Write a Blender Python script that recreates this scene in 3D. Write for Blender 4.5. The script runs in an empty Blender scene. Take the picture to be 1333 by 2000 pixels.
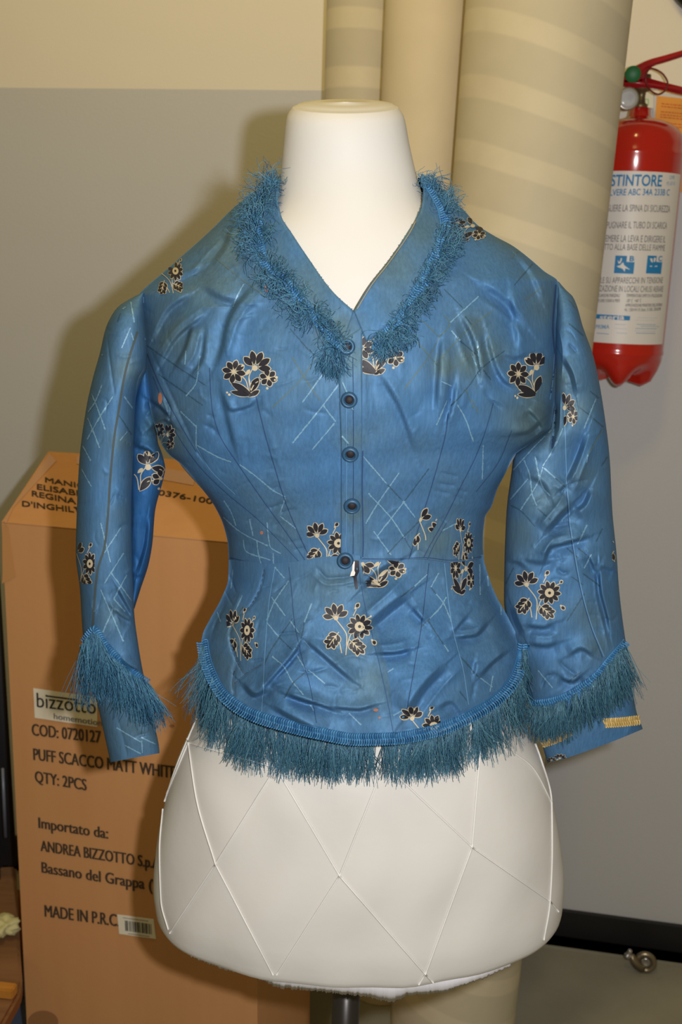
import bpy, bmesh, math, random
import numpy as np
from mathutils import Vector, Matrix
from mathutils.bvhtree import BVHTree

random.seed(7)
rng = np.random.default_rng(7)
SC = bpy.context.scene
COL = SC.collection

# ------------------------------------------------------------------ camera
F = 2100.0
CAM = np.array([0.0, 0.0, 1.45])
_p, _r = math.radians(13.4), math.radians(2.0)
FW = np.array([0, math.cos(_p), -math.sin(_p)])
DN0 = np.array([0, -math.sin(_p), -math.cos(_p)])
RT0 = np.array([1.0, 0, 0])
RT = RT0 * math.cos(_r) - DN0 * math.sin(_r)
DN = RT0 * math.sin(_r) + DN0 * math.cos(_r)
cam = bpy.data.cameras.new('camera')
cam.sensor_fit = 'VERTICAL'
cam.sensor_height = 24.0
cam.lens = 24.0 * F / 2000.0
cam.clip_start = 0.02
cam_o = bpy.data.objects.new('camera', cam)
COL.objects.link(cam_o)
M = Matrix.Identity(4)
for i in range(3):
    M[i][0] = RT[i]; M[i][1] = -DN[i]; M[i][2] = -FW[i]; M[i][3] = CAM[i]
cam_o.matrix_world = M
cam.dof.use_dof = True
cam.dof.focus_distance = 1.05
cam.dof.aperture_fstop = 6.3
SC.camera = cam_o

# ------------------------------------------------------------------ light
SC.view_settings.view_transform = 'Standard'
SC.view_settings.look = 'None'
SC.view_settings.gamma = 1
SC.view_settings.exposure = 0.26
SC.view_settings.use_curve_mapping = False
W = bpy.data.worlds.new('world'); SC.world = W; W.use_nodes = True
W.node_tree.nodes['Background'].inputs[0].default_value = (1.0, 0.77, 0.34, 1)
W.node_tree.nodes['Background'].inputs[1].default_value = 0.125

def lamp(kind, name, loc, energy, color, aim=None, **kw):
    d = bpy.data.lights.new(name, kind)
    d.energy = energy; d.color = color
    for k, v in kw.items(): setattr(d, k, v)
    o = bpy.data.objects.new(name, d); COL.objects.link(o); o.location = loc
    if aim is not None:
        o.rotation_euler = (Vector(aim) - Vector(loc)).to_track_quat('-Z', 'Y').to_euler()
    return o
flash_pos = CAM + RT * 0.082 - DN * 0.03 + FW * 0.03
lamp('POINT', 'camera_flash', flash_pos, 44.0, (1.0, 0.975, 0.965), shadow_soft_size=0.014)
lamp('AREA', 'ceiling_lamp', (-0.12, 0.35, 3.1), 5.0, (1.0, 0.75, 0.28), aim=(0.05, 1.9, 0.9), shape='DISK', size=0.30)
lamp('AREA', 'ceiling_lamp', (-0.35, 1.15, 3.0), 7.5, (1.0, 0.75, 0.27), aim=(0.0, 2.1, 1.1), shape='DISK', size=0.30)

# ------------------------------------------------------------------ projection helpers
def ray(x, y):
    x = np.asarray(x, float); y = np.asarray(y, float)
    u = (x - 666.5) / F; v = (y - 1000.0) / F
    return FW + u[..., None] * RT + v[..., None] * DN
def P(x, y, Y):
    d = ray(x, y); Y = np.asarray(Y, float)
    return CAM + d * (Y / d[..., 1])[..., None]
def proj(p):
    q = np.asarray(p, float) - CAM
    dep = q @ FW
    return 666.5 + F * (q @ RT) / dep, 1000.0 + F * (q @ DN) / dep
def on_plane(x, y, p0, n):
    d = ray(x, y); t = ((np.asarray(p0) - CAM) @ n) / (d @ n)
    return CAM + d * np.asarray(t)[..., None]
def pchip(pts):
    pts = sorted(pts); X = np.array([p[0] for p in pts], float); V = np.array([p[1] for p in pts], float)
    h = np.diff(X); dl = np.diff(V) / h
    m = np.zeros_like(V)
    if len(X) == 2: m[:] = dl[0]
    else:
        m[0], m[-1] = dl[0], dl[-1]
        for i in range(1, len(X) - 1):
            if dl[i-1] * dl[i] > 0:
                w1 = 2*h[i] + h[i-1]; w2 = h[i] + 2*h[i-1]
                m[i] = (w1 + w2) / (w1/dl[i-1] + w2/dl[i])
    def f(x):
        x = np.clip(np.asarray(x, float), X[0], X[-1])
        k = np.clip(np.searchsorted(X, x) - 1, 0, len(X) - 2)
        t = (x - X[k]) / h[k]
        return ((1+2*t)*(1-t)**2*V[k] + t*(1-t)**2*h[k]*m[k] + t*t*(3-2*t)*V[k+1] + t*t*(t-1)*h[k]*m[k+1])
    return f
def resample(pts, step=None, n=None, smooth=True):
    pts = np.array(pts, float)
    if smooth and len(pts) > 2:
        t = np.concatenate([[0], np.cumsum(np.linalg.norm(np.diff(pts, axis=0), axis=1))])
        fs = [pchip(list(zip(t, pts[:, k]))) for k in range(pts.shape[1])]
        tt = np.linspace(0, t[-1], 12 * len(pts))
        pts = np.stack([g(tt) for g in fs], 1)
    t = np.concatenate([[0], np.cumsum(np.linalg.norm(np.diff(pts, axis=0), axis=1))])
    if n is None: n = max(2, int(round(t[-1] / step)) + 1)
    tt = np.linspace(0, t[-1], n)
    return np.stack([np.interp(tt, t, pts[:, k]) for k in range(pts.shape[1])], 1)
def inside(px, py, poly):
    poly = np.array(poly, float); r = np.zeros(np.shape(px), bool)
    for (x1, y1), (x2, y2) in zip(poly, np.roll(poly, -1, 0)):
        c = ((y1 > py) != (y2 > py)) & (px < (x2 - x1) * (py - y1) / (y2 - y1 + 1e-12) + x1)
        r ^= c
    return r

# ------------------------------------------------------------------ materials
MATS = {}
def srgb(r, g, b):
    f = lambda c: (c/255/12.92) if c/255 <= 0.04045 else ((c/255+0.055)/1.055)**2.4
    return (f(r), f(g), f(b), 1.0)
def mat(name, color, rough=0.6, metal=0.0, spec=0.5, noise=None, bump=None, coat=0.0, sheen=0.0, trans=0.0, alpha=1.0):
    """noise = (scale, amount, color2, stretch) mixes in a second colour; bump = (scale, strength)."""
    m = bpy.data.materials.new(name); m.use_nodes = True
    nt = m.node_tree; b = nt.nodes['Principled BSDF']
    b.inputs['Base Color'].default_value = color
    b.inputs['Roughness'].default_value = rough
    b.inputs['Metallic'].default_value = metal
    b.inputs['Specular IOR Level'].default_value = spec
    b.inputs['Coat Weight'].default_value = coat
    b.inputs['Sheen Weight'].default_value = sheen
    b.inputs['Transmission Weight'].default_value = trans
    b.inputs['Alpha'].default_value = alpha
    tc = nt.nodes.new('ShaderNodeTexCoord')
    if noise:
        sc, amt, c2 = noise[:3]; st = noise[3] if len(noise) > 3 else (1, 1, 1)
        mp = nt.nodes.new('ShaderNodeMapping'); mp.inputs['Scale'].default_value = st
        nz = nt.nodes.new('ShaderNodeTexNoise'); nz.inputs['Scale'].default_value = sc; nz.inputs['Detail'].default_value = 5
        rp = nt.nodes.new('ShaderNodeMapRange'); rp.inputs[1].default_value = 0.35; rp.inputs[2].default_value = 0.7; rp.inputs[4].default_value = amt
        mx = nt.nodes.new('ShaderNodeMix'); mx.data_type = 'RGBA'
        mx.inputs['A'].default_value = color; mx.inputs['B'].default_value = c2
        L = nt.links.new
        L(tc.outputs['Object'], mp.inputs[0]); L(mp.outputs[0], nz.inputs['Vector']); L(nz.outputs['Fac'], rp.inputs[0])
        L(rp.outputs[0], mx.inputs['Factor']); L(mx.outputs['Result'], b.inputs['Base Color'])
    if bump:
        nz = nt.nodes.new('ShaderNodeTexNoise'); nz.inputs['Scale'].default_value = bump[0]; nz.inputs['Detail'].default_value = 4
        bp = nt.nodes.new('ShaderNodeBump'); bp.inputs['Strength'].default_value = bump[1]; bp.inputs['Distance'].default_value = 0.002
        nt.links.new(tc.outputs['Object'], nz.inputs['Vector'])
        nt.links.new(nz.outputs['Fac'], bp.inputs['Height']); nt.links.new(bp.outputs[0], b.inputs['Normal'])
    MATS[name] = m
    return m
def silk(name, blue, faded, rough=0.60, metal=0.24):
    m = mat(name, blue, rough, metal, 0.10)
    nt = m.node_tree; b = nt.nodes['Principled BSDF']; L = nt.links.new
    tc = nt.nodes['Texture Coordinate']
    at = nt.nodes.new('ShaderNodeAttribute'); at.attribute_name = 'fade'
    nz = nt.nodes.new('ShaderNodeTexNoise'); nz.inputs['Scale'].default_value = 9; nz.inputs['Detail'].default_value = 6; nz.inputs['Roughness'].default_value = 0.6
    mr = nt.nodes.new('ShaderNodeMapRange'); mr.inputs[1].default_value = 0.40; mr.inputs[2].default_value = 0.75; mr.inputs[4].default_value = 0.55
    add = nt.nodes.new('ShaderNodeMath'); add.operation = 'ADD'; add.use_clamp = True
    mx = nt.nodes.new('ShaderNodeMix'); mx.data_type = 'RGBA'
    mx.inputs['A'].default_value = blue; mx.inputs['B'].default_value = faded
    L(tc.outputs['Object'], nz.inputs['Vector']); L(nz.outputs['Fac'], mr.inputs[0]); L(mr.outputs[0], add.inputs[0]); L(at.outputs['Fac'], add.inputs[1])
    L(add.outputs[0], mx.inputs['Factor']); L(mx.outputs['Result'], b.inputs['Base Color'])
    # uneven dye: fine streaks along the warp
    mp = nt.nodes.new('ShaderNodeMapping'); mp.inputs['Scale'].default_value = (420, 420, 60)
    n4 = nt.nodes.new('ShaderNodeTexNoise'); n4.inputs['Scale'].default_value = 1.0; n4.inputs['Detail'].default_value = 6; n4.inputs['Roughness'].default_value = 0.65
    m4 = nt.nodes.new('ShaderNodeMapRange'); m4.inputs[1].default_value = 0.3; m4.inputs[2].default_value = 0.7; m4.inputs[3].default_value = 0.84; m4.inputs[4].default_value = 1.14
    x4 = nt.nodes.new('ShaderNodeMix'); x4.data_type = 'RGBA'; x4.blend_type = 'MULTIPLY'; x4.inputs['Factor'].default_value = 1.0
    L(tc.outputs['Object'], mp.inputs[0]); L(mp.outputs[0], n4.inputs['Vector']); L(n4.outputs['Fac'], m4.inputs[0]); L(m4.outputs[0], x4.inputs['B'])
    L(mx.outputs['Result'], x4.inputs['A']); L(x4.outputs['Result'], b.inputs['Base Color'])
    # fine weave
    n2 = nt.nodes.new('ShaderNodeTexNoise'); n2.inputs['Scale'].default_value = 260; n2.inputs['Detail'].default_value = 2
    n3 = nt.nodes.new('ShaderNodeTexNoise'); n3.inputs['Scale'].default_value = 26; n3.inputs['Detail'].default_value = 4
    ad = nt.nodes.new('ShaderNodeMath'); ad.operation = 'MULTIPLY_ADD'; ad.inputs[1].default_value = 3.0
    bp = nt.nodes.new('ShaderNodeBump'); bp.inputs['Strength'].default_value = 0.2; bp.inputs['Distance'].default_value = 0.0008
    L(tc.outputs['Object'], n2.inputs['Vector']); L(tc.outputs['Object'], n3.inputs['Vector'])
    L(n3.outputs['Fac'], ad.inputs[0]); L(n2.outputs['Fac'], ad.inputs[2]); L(ad.outputs[0], bp.inputs['Height']); L(bp.outputs[0], b.inputs['Normal'])
    return m
def thread_mat(name, c1, c2, rough=0.5):
    m = mat(name, c1, rough, 0.05, 0.5)
    nt = m.node_tree; b = nt.nodes['Principled BSDF']
    g = nt.nodes.new('ShaderNodeNewGeometry'); mx = nt.nodes.new('ShaderNodeMix'); mx.data_type = 'RGBA'
    mx.inputs['A'].default_value = c1; mx.inputs['B'].default_value = c2
    nt.links.new(g.outputs['Random Per Island'], mx.inputs['Factor']); nt.links.new(mx.outputs['Result'], b.inputs['Base Color'])
    return m

silk('silk_blue', srgb(70, 113, 156), srgb(84, 110, 122))
silk('silk_sheen_deep', srgb(40, 90, 146), srgb(58, 94, 120))  # same silk, deeper blue: sheen at grazing light put into the colour
mat('rib_light', srgb(108, 148, 174), 0.5, 0.1)
mat('rib_dark', srgb(46, 78, 100), 0.6)
mat('rib_olive', srgb(74, 98, 102), 0.6)
mat('seam_and_shade_navy', srgb(34, 64, 104), 0.8)
mat('fold_shade_grey', srgb(62, 74, 76), 0.8)
mat('seam_pale', srgb(90, 136, 174), 0.6)
mat('motif_black', srgb(24, 24, 34), 0.6)
mat('motif_cream', srgb(184, 172, 144), 0.6)
mat('rust', srgb(160, 104, 80), 0.8)
thread_mat('fringe_thread', srgb(20, 68, 106), srgb(84, 140, 170))
thread_mat('fringe_teal', srgb(30, 78, 108), srgb(92, 142, 162))
thread_mat('braid_thread', srgb(32, 88, 136), srgb(66, 126, 172))
thread_mat('gold_thread', srgb(168, 138, 74), srgb(206, 182, 120))
mat('button_cloth', srgb(48, 86, 118), 0.45, 0.2)
mat('button_dark', srgb(30, 20, 24), 0.7)
mat('plaster', (0.62, 0.61, 0.585, 1), 0.55, 0, 0.3, noise=(14, 0.25, (0.575, 0.565, 0.54, 1)), bump=(30, 0.25))
mat('cord_white', (0.70, 0.69, 0.67, 1), 0.6)
mat('gauze', (0.62, 0.62, 0.66, 1), 0.9)
mat('steel_dark', (0.09, 0.085, 0.085, 1), 0.25, 0.85)
mat('paint_beige', srgb(227, 221, 209), 0.75, 0, 0.3, noise=(5, 0.3, srgb(222, 216, 204)), bump=(220, 0.15))
mat('paint_grey', srgb(196, 197, 200), 0.5, 0, 0.4, noise=(5, 0.3, srgb(191, 192, 195)), bump=(180, 0.2))
mat('skirting_black', srgb(26, 25, 27), 0.5)
mat('concrete', srgb(146, 142, 126), 0.8, 0, 0.3, noise=(7, 0.6, srgb(128, 124, 110)), bump=(60, 0.3))
mat('cardboard', srgb(198, 146, 98), 0.75, 0, 0.25, noise=(3, 0.5, srgb(190, 138, 90), (9, 9, 0.7)), bump=(90, 0.12))
mat('cardboard_edge', srgb(150, 106, 68), 0.8)
mat('card_ink', srgb(62, 48, 38), 0.8)
mat('marker_ink', srgb(48, 36, 32), 0.8)
mat('tape', srgb(192, 140, 88), 0.16, 0, 0.6, coat=0.5)
mat('paper_label', srgb(226, 220, 204), 0.6)
mat('ink_black', srgb(40, 40, 42), 0.7)
mat('ink_grey', srgb(110, 108, 110), 0.7)
mat('ink_blue', srgb(30, 128, 190), 0.6)
mat('ink_paleblue', srgb(120, 160, 195), 0.6)
mat('label_white', srgb(226, 222, 218), 0.45)
mat('enamel_red', srgb(188, 28, 18), 0.16, 0, 0.6, coat=0.6)
mat('lever_red', srgb(160, 24, 34), 0.25, 0, 0.6, coat=0.5)
mat('wire_red', srgb(110, 22, 24), 0.4)
mat('brass_old', srgb(120, 108, 78), 0.4, 0.7)
mat('gauge_metal', srgb(190, 188, 182), 0.3, 0.8)
mat('gauge_glass', srgb(205, 208, 212), 0.08, 0, 0.8, coat=1.0, noise=(60, 0.6, srgb(170, 176, 184)))
mat('dot_green', srgb(16, 104, 52), 0.5)
mat('chrome', srgb(190, 190, 192), 0.2, 0.9)
mat('sheet_orange', srgb(222, 150, 40), 0.55)
mat('ink_orange', srgb(196, 84, 24), 0.7)
mat('tag_white', srgb(214, 212, 200), 0.6)
mat('tag_green', srgb(120, 190, 110), 0.6)
mat('black_gloss', srgb(20, 20, 23), 0.35)
mat('black_cloth', srgb(24, 25, 32), 0.8)
mat('strip_steel', srgb(112, 120, 138), 0.35, 0.3)
mat('wood_brown', srgb(136, 98, 66), 0.55, 0, 0.4, noise=(6, 0.7, srgb(104, 72, 46), (1, 8, 1)))
mat('wood_edge', srgb(128, 74, 34), 0.5)
mat('wood_orange', srgb(196, 136, 54), 0.6, noise=(12, 0.6, srgb(160, 100, 34), (1, 10, 1)))
mat('paper_crumpled', srgb(196, 190, 140), 0.7)
mat('lap_edge_shade', srgb(44, 78, 118), 0.8)
mat('floor_blue', srgb(74, 86, 112), 0.8)
mat('caster_metal', srgb(150, 138, 118), 0.3, 0.85)

def roll_mat(name, base, band, tilt, freq, amount, seed):
    """wound tube: oblique pale bands where the winding overlaps."""
    m = mat(name, base, 0.62, 0, 0.35, bump=(40, 0.12))
    nt = m.node_tree; b = nt.nodes['Principled BSDF']; L = nt.links.new
    tc = nt.nodes['Texture Coordinate']
    mp = nt.nodes.new('ShaderNodeMapping'); mp.inputs['Rotation'].default_value = (0, tilt, 0); mp.inputs['Location'].default_value = (0, 0, seed)
    wv = nt.nodes.new('ShaderNodeTexWave'); wv.bands_direction = 'Z'; wv.inputs['Scale'].default_value = freq; wv.inputs['Distortion'].default_value = 0.5; wv.inputs['Detail'].default_value = 1
    mr = nt.nodes.new('ShaderNodeMapRange'); mr.inputs[1].default_value = 0.66; mr.inputs[2].default_value = 0.78; mr.inputs[4].default_value = amount
    nz = nt.nodes.new('ShaderNodeTexNoise'); nz.inputs['Scale'].default_value = 16; nz.inputs['Detail'].default_value = 5
    m2 = nt.nodes.new('ShaderNodeMapRange'); m2.inputs[1].default_value = 0.4; m2.inputs[2].default_value = 0.7; m2.inputs[4].default_value = 0.25
    x1 = nt.nodes.new('ShaderNodeMix'); x1.data_type = 'RGBA'; x1.inputs['A'].default_value = base; x1.inputs['B'].default_value = band
    x2 = nt.nodes.new('ShaderNodeMix'); x2.data_type = 'RGBA'; x2.inputs['B'].default_value = tuple(c * 0.8 for c in base[:3]) + (1,)
    L(tc.outputs['Object'], mp.inputs[0]); L(mp.outputs[0], wv.inputs['Vector']); L(wv.outputs['Fac'], mr.inputs[0]); L(mr.outputs[0], x1.inputs['Factor'])
    L(tc.outputs['Object'], nz.inputs['Vector']); L(nz.outputs['Fac'], m2.inputs[0]); L(m2.outputs[0], x2.inputs['Factor'])
    L(x1.outputs['Result'], x2.inputs['A']); L(x2.outputs['Result'], b.inputs['Base Color'])
    return m
roll_mat('roll_banded', srgb(200, 190, 164), srgb(217, 205, 175), -0.30, 3.55, 0.7, 0.03)
roll_mat('roll_banded_pale', srgb(194, 185, 163), srgb(212, 201, 173), -0.05, 3.3, 0.9, 0.2)
roll_mat('roll_plain', srgb(212, 198, 168), srgb(215, 201, 172), 0.1, 1.0, 0.3, 0.5)

# ------------------------------------------------------------------ mesh builder
class MB:
    def __init__(s): s.v = []; s.f = []; s.m = []; s.a = []; s.mats = []; s.n = 0
    def mi(s, name):
        if name not in s.mats: s.mats.append(name)
        return s.mats.index(name)
    def add(s, verts, faces, m, fade=None):
        verts = np.asarray(verts, float).reshape(-1, 3); k = s.mi(m)
        s.v.append(verts); s.a.append(np.zeros(len(verts)) if fade is None else np.asarray(fade, float).ravel())
        o = s.n
        for f in faces: s.f.append(tuple(int(i) + o for i in f)); s.m.append(k)
        s.n += len(verts)
        return s
    def build(s, name, parent=None, smooth=True, fade=False, origin=None):
        V = np.concatenate(s.v); org = np.zeros(3)
        if parent is not None: org = worg(parent)
        elif origin is not None: org = np.array(origin)
        me = bpy.data.meshes.new(name)
        me.from_pydata((V - org).tolist(), [], s.f)
        for n in s.mats: me.materials.append(MATS[n])
        me.polygons.foreach_set('material_index', s.m)
        me.polygons.foreach_set('use_smooth', [smooth] * len(s.f))
        if fade:
            at = me.attributes.new('fade', 'FLOAT', 'POINT'); at.data.foreach_set('value', np.concatenate(s.a))
        me.update()
        o = bpy.data.objects.new(name, me); COL.objects.link(o)
        if parent is not None: o.parent = parent
        else: o.location = org.tolist()
        return o
def worg(o):
    p = np.zeros(3)
    while o is not None: p = p + np.array(o.location); o = o.parent
    return p
def tag(o, label=None, cat=None, group=None, kind=None):
    for k, v in (('label', label), ('category', cat), ('group', group), ('kind', kind)):
        if v: o[k] = v
    return o
def empty(name, loc, label, cat, group=None):
    o = bpy.data.objects.new(name, None); COL.objects.link(o); o.location = tuple(float(c) for c in loc); o.empty_display_size = 0.05
    o.matrix_world = Matrix.Translation(o.location)
    return tag(o, label, cat, group)
def grid_faces(nv, nu, closed=False):
    F_ = []
    m = nu if closed else nu - 1
    for i in range(nv - 1):
        for j in range(m):
            j2 = (j + 1) % nu
            F_.append((i*nu + j, (i+1)*nu + j, (i+1)*nu + j2, i*nu + j2))
    return F_
def tube(mb, pts, r, m, sides=6, closed=False, caps=True):
    pts = np.asarray(pts, float); n = len(pts)
    r = np.broadcast_to(np.asarray(r, float), (n,))
    t = np.gradient(pts, axis=0) if not closed else np.roll(pts, -1, 0) - np.roll(pts, 1, 0)
    t /= np.linalg.norm(t, axis=1)[:, None] + 1e-12
    up = np.array([0, 0, 1.0]) if abs(t[0][2]) < 0.9 else np.array([0, 1.0, 0])
    u = np.cross(t[0], up); u /= np.linalg.norm(u)
    V = []
    for i in range(n):
        u = u - t[i] * (u @ t[i]); u /= np.linalg.norm(u) + 1e-12
        w = np.cross(t[i], u)
        a = np.arange(sides) * 2 * np.pi / sides
        V.append(pts[i] + r[i] * (np.cos(a)[:, None] * u + np.sin(a)[:, None] * w))
    V = np.concatenate(V); fs = grid_faces(n, sides, True)
    fs = [f[::-1] for f in fs]
    if closed:
        for j in range(sides): fs.append(((n-1)*sides + j, (n-1)*sides + (j+1) % sides, (j+1) % sides, j))
    elif caps:
        fs.append(tuple(range(sides))); fs.append(tuple((n-1)*sides + j for j in reversed(range(sides))))
    mb.add(V, fs, m)
def lathe(mb, prof, m, org, zax=(0, 0, 1), n=48, rmod=None):
    """prof: list of (r, z) along the axis."""
    z = np.array(zax, float); z /= np.linalg.norm(z)
    x = np.cross([0, 1.0, 0] if abs(z[1]) < 0.9 else [1.0, 0, 0], z); x /= np.linalg.norm(x); y = np.cross(z, x)
    a = np.arange(n) * 2 * np.pi / n; V = []
    for r, h in prof: V.append(np.array(org) + h * z + r * (np.cos(a)[:, None] * x + np.sin(a)[:, None] * y))
    fs = grid_faces(len(prof), n, True); fs = [f[::-1] for f in fs]
    fs.append(tuple(reversed(range(n)))); fs.append(tuple((len(prof)-1)*n + j for j in range(n)))
    mb.add(np.concatenate(V), fs, m)
def box(mb, c, s, m, rot=None, bev=0.0):
    bm = bmesh.new(); bmesh.ops.create_cube(bm, size=1)
    for v in bm.verts: v.co = Vector((v.co.x*s[0], v.co.y*s[1], v.co.z*s[2]))
    if bev: bmesh.ops.bevel(bm, geom=bm.edges[:], offset=bev, segments=2, affect='EDGES')
    R = np.eye(3) if rot is None else np.array(rot)
    V = np.array([v.co[:] for v in bm.verts]) @ R.T + np.array(c)
    mb.add(V, [[v.index for v in f.verts] for f in bm.faces], m); bm.free()
def rotz(a): return np.array([[math.cos(a), -math.sin(a), 0], [math.sin(a), math.cos(a), 0], [0, 0, 1]])
_tc = {}
def text2d(s, bold=0.0):
    if (s, bold) in _tc: return _tc[(s, bold)]
    cu = bpy.data.curves.new('t', 'FONT'); cu.body = s; cu.size = 1.0; cu.offset = bold; cu.resolution_u = 3
    o = bpy.data.objects.new('t', cu); COL.objects.link(o)
    dg = bpy.context.evaluated_depsgraph_get(); ev = o.evaluated_get(dg); me = ev.to_mesh()
    V = np.array([v.co[:2] for v in me.vertices]).reshape(-1, 2); Fc = [tuple(p.vertices) for p in me.polygons]
    ev.to_mesh_clear(); bpy.data.objects.remove(o); bpy.data.curves.remove(cu)
    _tc[(s, bold)] = (V, Fc)
    return V, Fc
CAPH = 0.729
def text_span(s, vis, bold=0.0):
    """verts scaled so that the visible part runs 0..1 in x and cap height is 1 in y (hidden letters run past)."""
    V, Fc = text2d(s, bold)
    k = s.index(vis); w = lambda q: (text2d(q, bold)[0][:, 0].max() if q.strip() else 0.0)
    a = w(s[:k]) if k else V[:, 0].min()
    b = w(s[:k+len(vis)])
    return np.stack([(V[:, 0] - a) / (b - a), V[:, 1] / CAPH], 1), Fc

# ------------------------------------------------------------------ room
A_ = on_plane(np.array(1072.), np.array(1825.), (0, 0, 0), np.array([0, 0, 1.0]))
B_ = on_plane(np.array(1333.), np.array(1861.), (0, 0, 0), np.array([0, 0, 1.0]))
WD = (B_ - A_); WD[2] = 0; WD /= np.linalg.norm(WD)            # along the wall, to the right
WN = np.array([WD[1], -WD[0], 0.0])                            # out of the wall, to the camera
if WN[1] > 0: WN = -WN
W0 = A_.copy(); W0[2] = 0
def wall_at(x): return W0[1] + (x - W0[0]) * WD[1] / WD[0]
def onwall(x, y, off=0.0): return on_plane(np.array(float(x)), np.array(float(y)), W0 + WN * off, WN)
ZP = onwall(320, 174)[2]
def wquad(mb, a, b, z0, z1, m, off=0.0, th=0.0):
    c = [W0 + WD*a + WN*off, W0 + WD*b + WN*off]
    q = [c[0] + [0,0,z0], c[1] + [0,0,z0], c[1] + [0,0,z1], c[0] + [0,0,z1]]
    if th:
        q2 = [p - WN*th for p in q]
        mb.add(np.array(q + q2), [(0,1,2,3), (7,6,5,4), (0,4,5,1), (1,5,6,2), (2,6,7,3), (3,7,4,0)], m)
    else: mb.add(np.array(q), [(0,1,2,3)], m)
mb = MB()
wquad(mb, -2.6, 1.6, 0, ZP, 'paint_grey', th=0.1); wquad(mb, -2.6, 1.6, ZP, 3.2, 'paint_beige', th=0.1)
tag(mb.build('wall_back', smooth=False), kind='structure')
mb = MB(); wquad(mb, -2.6, 1.6, 0, 0.069, 'skirting_black', off=0.012, th=0.012)
tag(mb.build('baseboard_back', smooth=False), kind='structure')
mb = MB()
FZ = 0.0
flo = [W0 - WD*2.6, W0 + WD*1.6, W0 + WD*1.6 + WN*3.2, W0 - WD*2.6 + WN*3.2]
mb.add(np.array(flo + [p - [0,0,0.05] for p in flo]), [(3,2,1,0), (4,5,6,7), (0,1,5,4), (1,2,6,5), (2,3,7,6), (3,0,4,7)], 'concrete')
tag(mb.build('floor', smooth=False), kind='structure')
mb = MB()   # raised cement strip at the foot of the wall
wquad(mb, -2.6, 1.6, 0, 0.008, 'concrete', off=0.05, th=0.038)
c0, c1 = W0 - WD*2.6, W0 + WD*1.6
mb.add(np.array([c0 + WN*0.012 + [0,0,0.008], c1 + WN*0.012 + [0,0,0.008], c1 + WN*0.05 + [0,0,0.008], c0 + WN*0.05 + [0,0,0.008]]), [(0,3,2,1)], 'concrete')
tag(mb.build('trim_1', smooth=False), kind='structure')

# ------------------------------------------------------------------ dress form
Y0 = 1.12
XL = pchip([(206, 574), (226, 561), (290, 553), (345, 548), (385, 541), (415, 520), (450, 470), (500, 395), (560, 325), (620, 300), (760, 310), (880, 340), (990, 425), (1095, 462), (1180, 440), (1260, 412), (1330, 400), (1400, 380), (1480, 345), (1560, 321), (1650, 304), (1720, 298), (1770, 304), (1796, 318)])
XR = pchip([(206, 776), (226, 789), (280, 800), (345, 815), (385, 828), (415, 850), (450, 900), (500, 980), (560, 1040), (620, 1068), (760, 1055), (880, 1010), (990, 950), (1095, 932), (1180, 965), (1260, 1000), (1330, 1008), (1400, 1022), (1480, 1060), (1560, 1082), (1650, 1098), (1710, 1104), (1760, 1100), (1796, 1086)])
BF = pchip([(206, .050), (226, .056), (345, .062), (415, .072), (500, .088), (620, .108), (740, .122), (880, .112), (990, .092), (1095, .082), (1200, .100), (1330, .120), (1500, .136), (1720, .142), (1796, .135)])
def torso_ring(y, k=1.0, n=96, tilt=0.0):
    a = np.arange(n) * 2 * np.pi / n
    Lp, Rp = P(XL(y), y, Y0), P(XR(y), y, Y0)
    b = BF(y); c = (Lp + Rp) / 2; A = (Rp - Lp) / 2 * math.sqrt(1 - (b / Y0)**2)
    co = np.cos(a); bb = np.where(co > 0, b, b * 1.0)
    p = c + k * (np.sin(a)[:, None] * A) + k * (co * bb)[:, None] * np.array([0, -1.0, 0])
    p[:, 2] -= tilt * co * b * k
    return p
form = empty('dress_form', P(690, 1790, Y0)[:2].tolist() + [0.0], 'white plaster dress form with flat neck wearing the blue jacket', 'mannequin')
mb = MB(); rows = []
for k, dz in ((0.02, .006), (0.6, .005), (0.9, .0035), (0.97, .001)):
    r = torso_ring(209, k, tilt=0.24); r[:, 2] += dz - 0.001; rows.append(r)
ys = np.concatenate([[208.5, 211, 216, 224], np.linspace(235, 1771, 150)])
til = lambda y: 0.24 * max(0, 1 - (y - 206) / 150)
for y in ys: rows.append(torso_ring(y, 1.0, tilt=til(y)))
last = rows[-1]
for k, dz in ((0.985, -.006), (0.95, -.010), (0.88, -.010), (0.2, -.004)):
    c = last.mean(0); r = c + (last - c) * k; r[:, 2] += dz; rows.append(r)
V = np.concatenate(rows); n = 96
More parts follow.
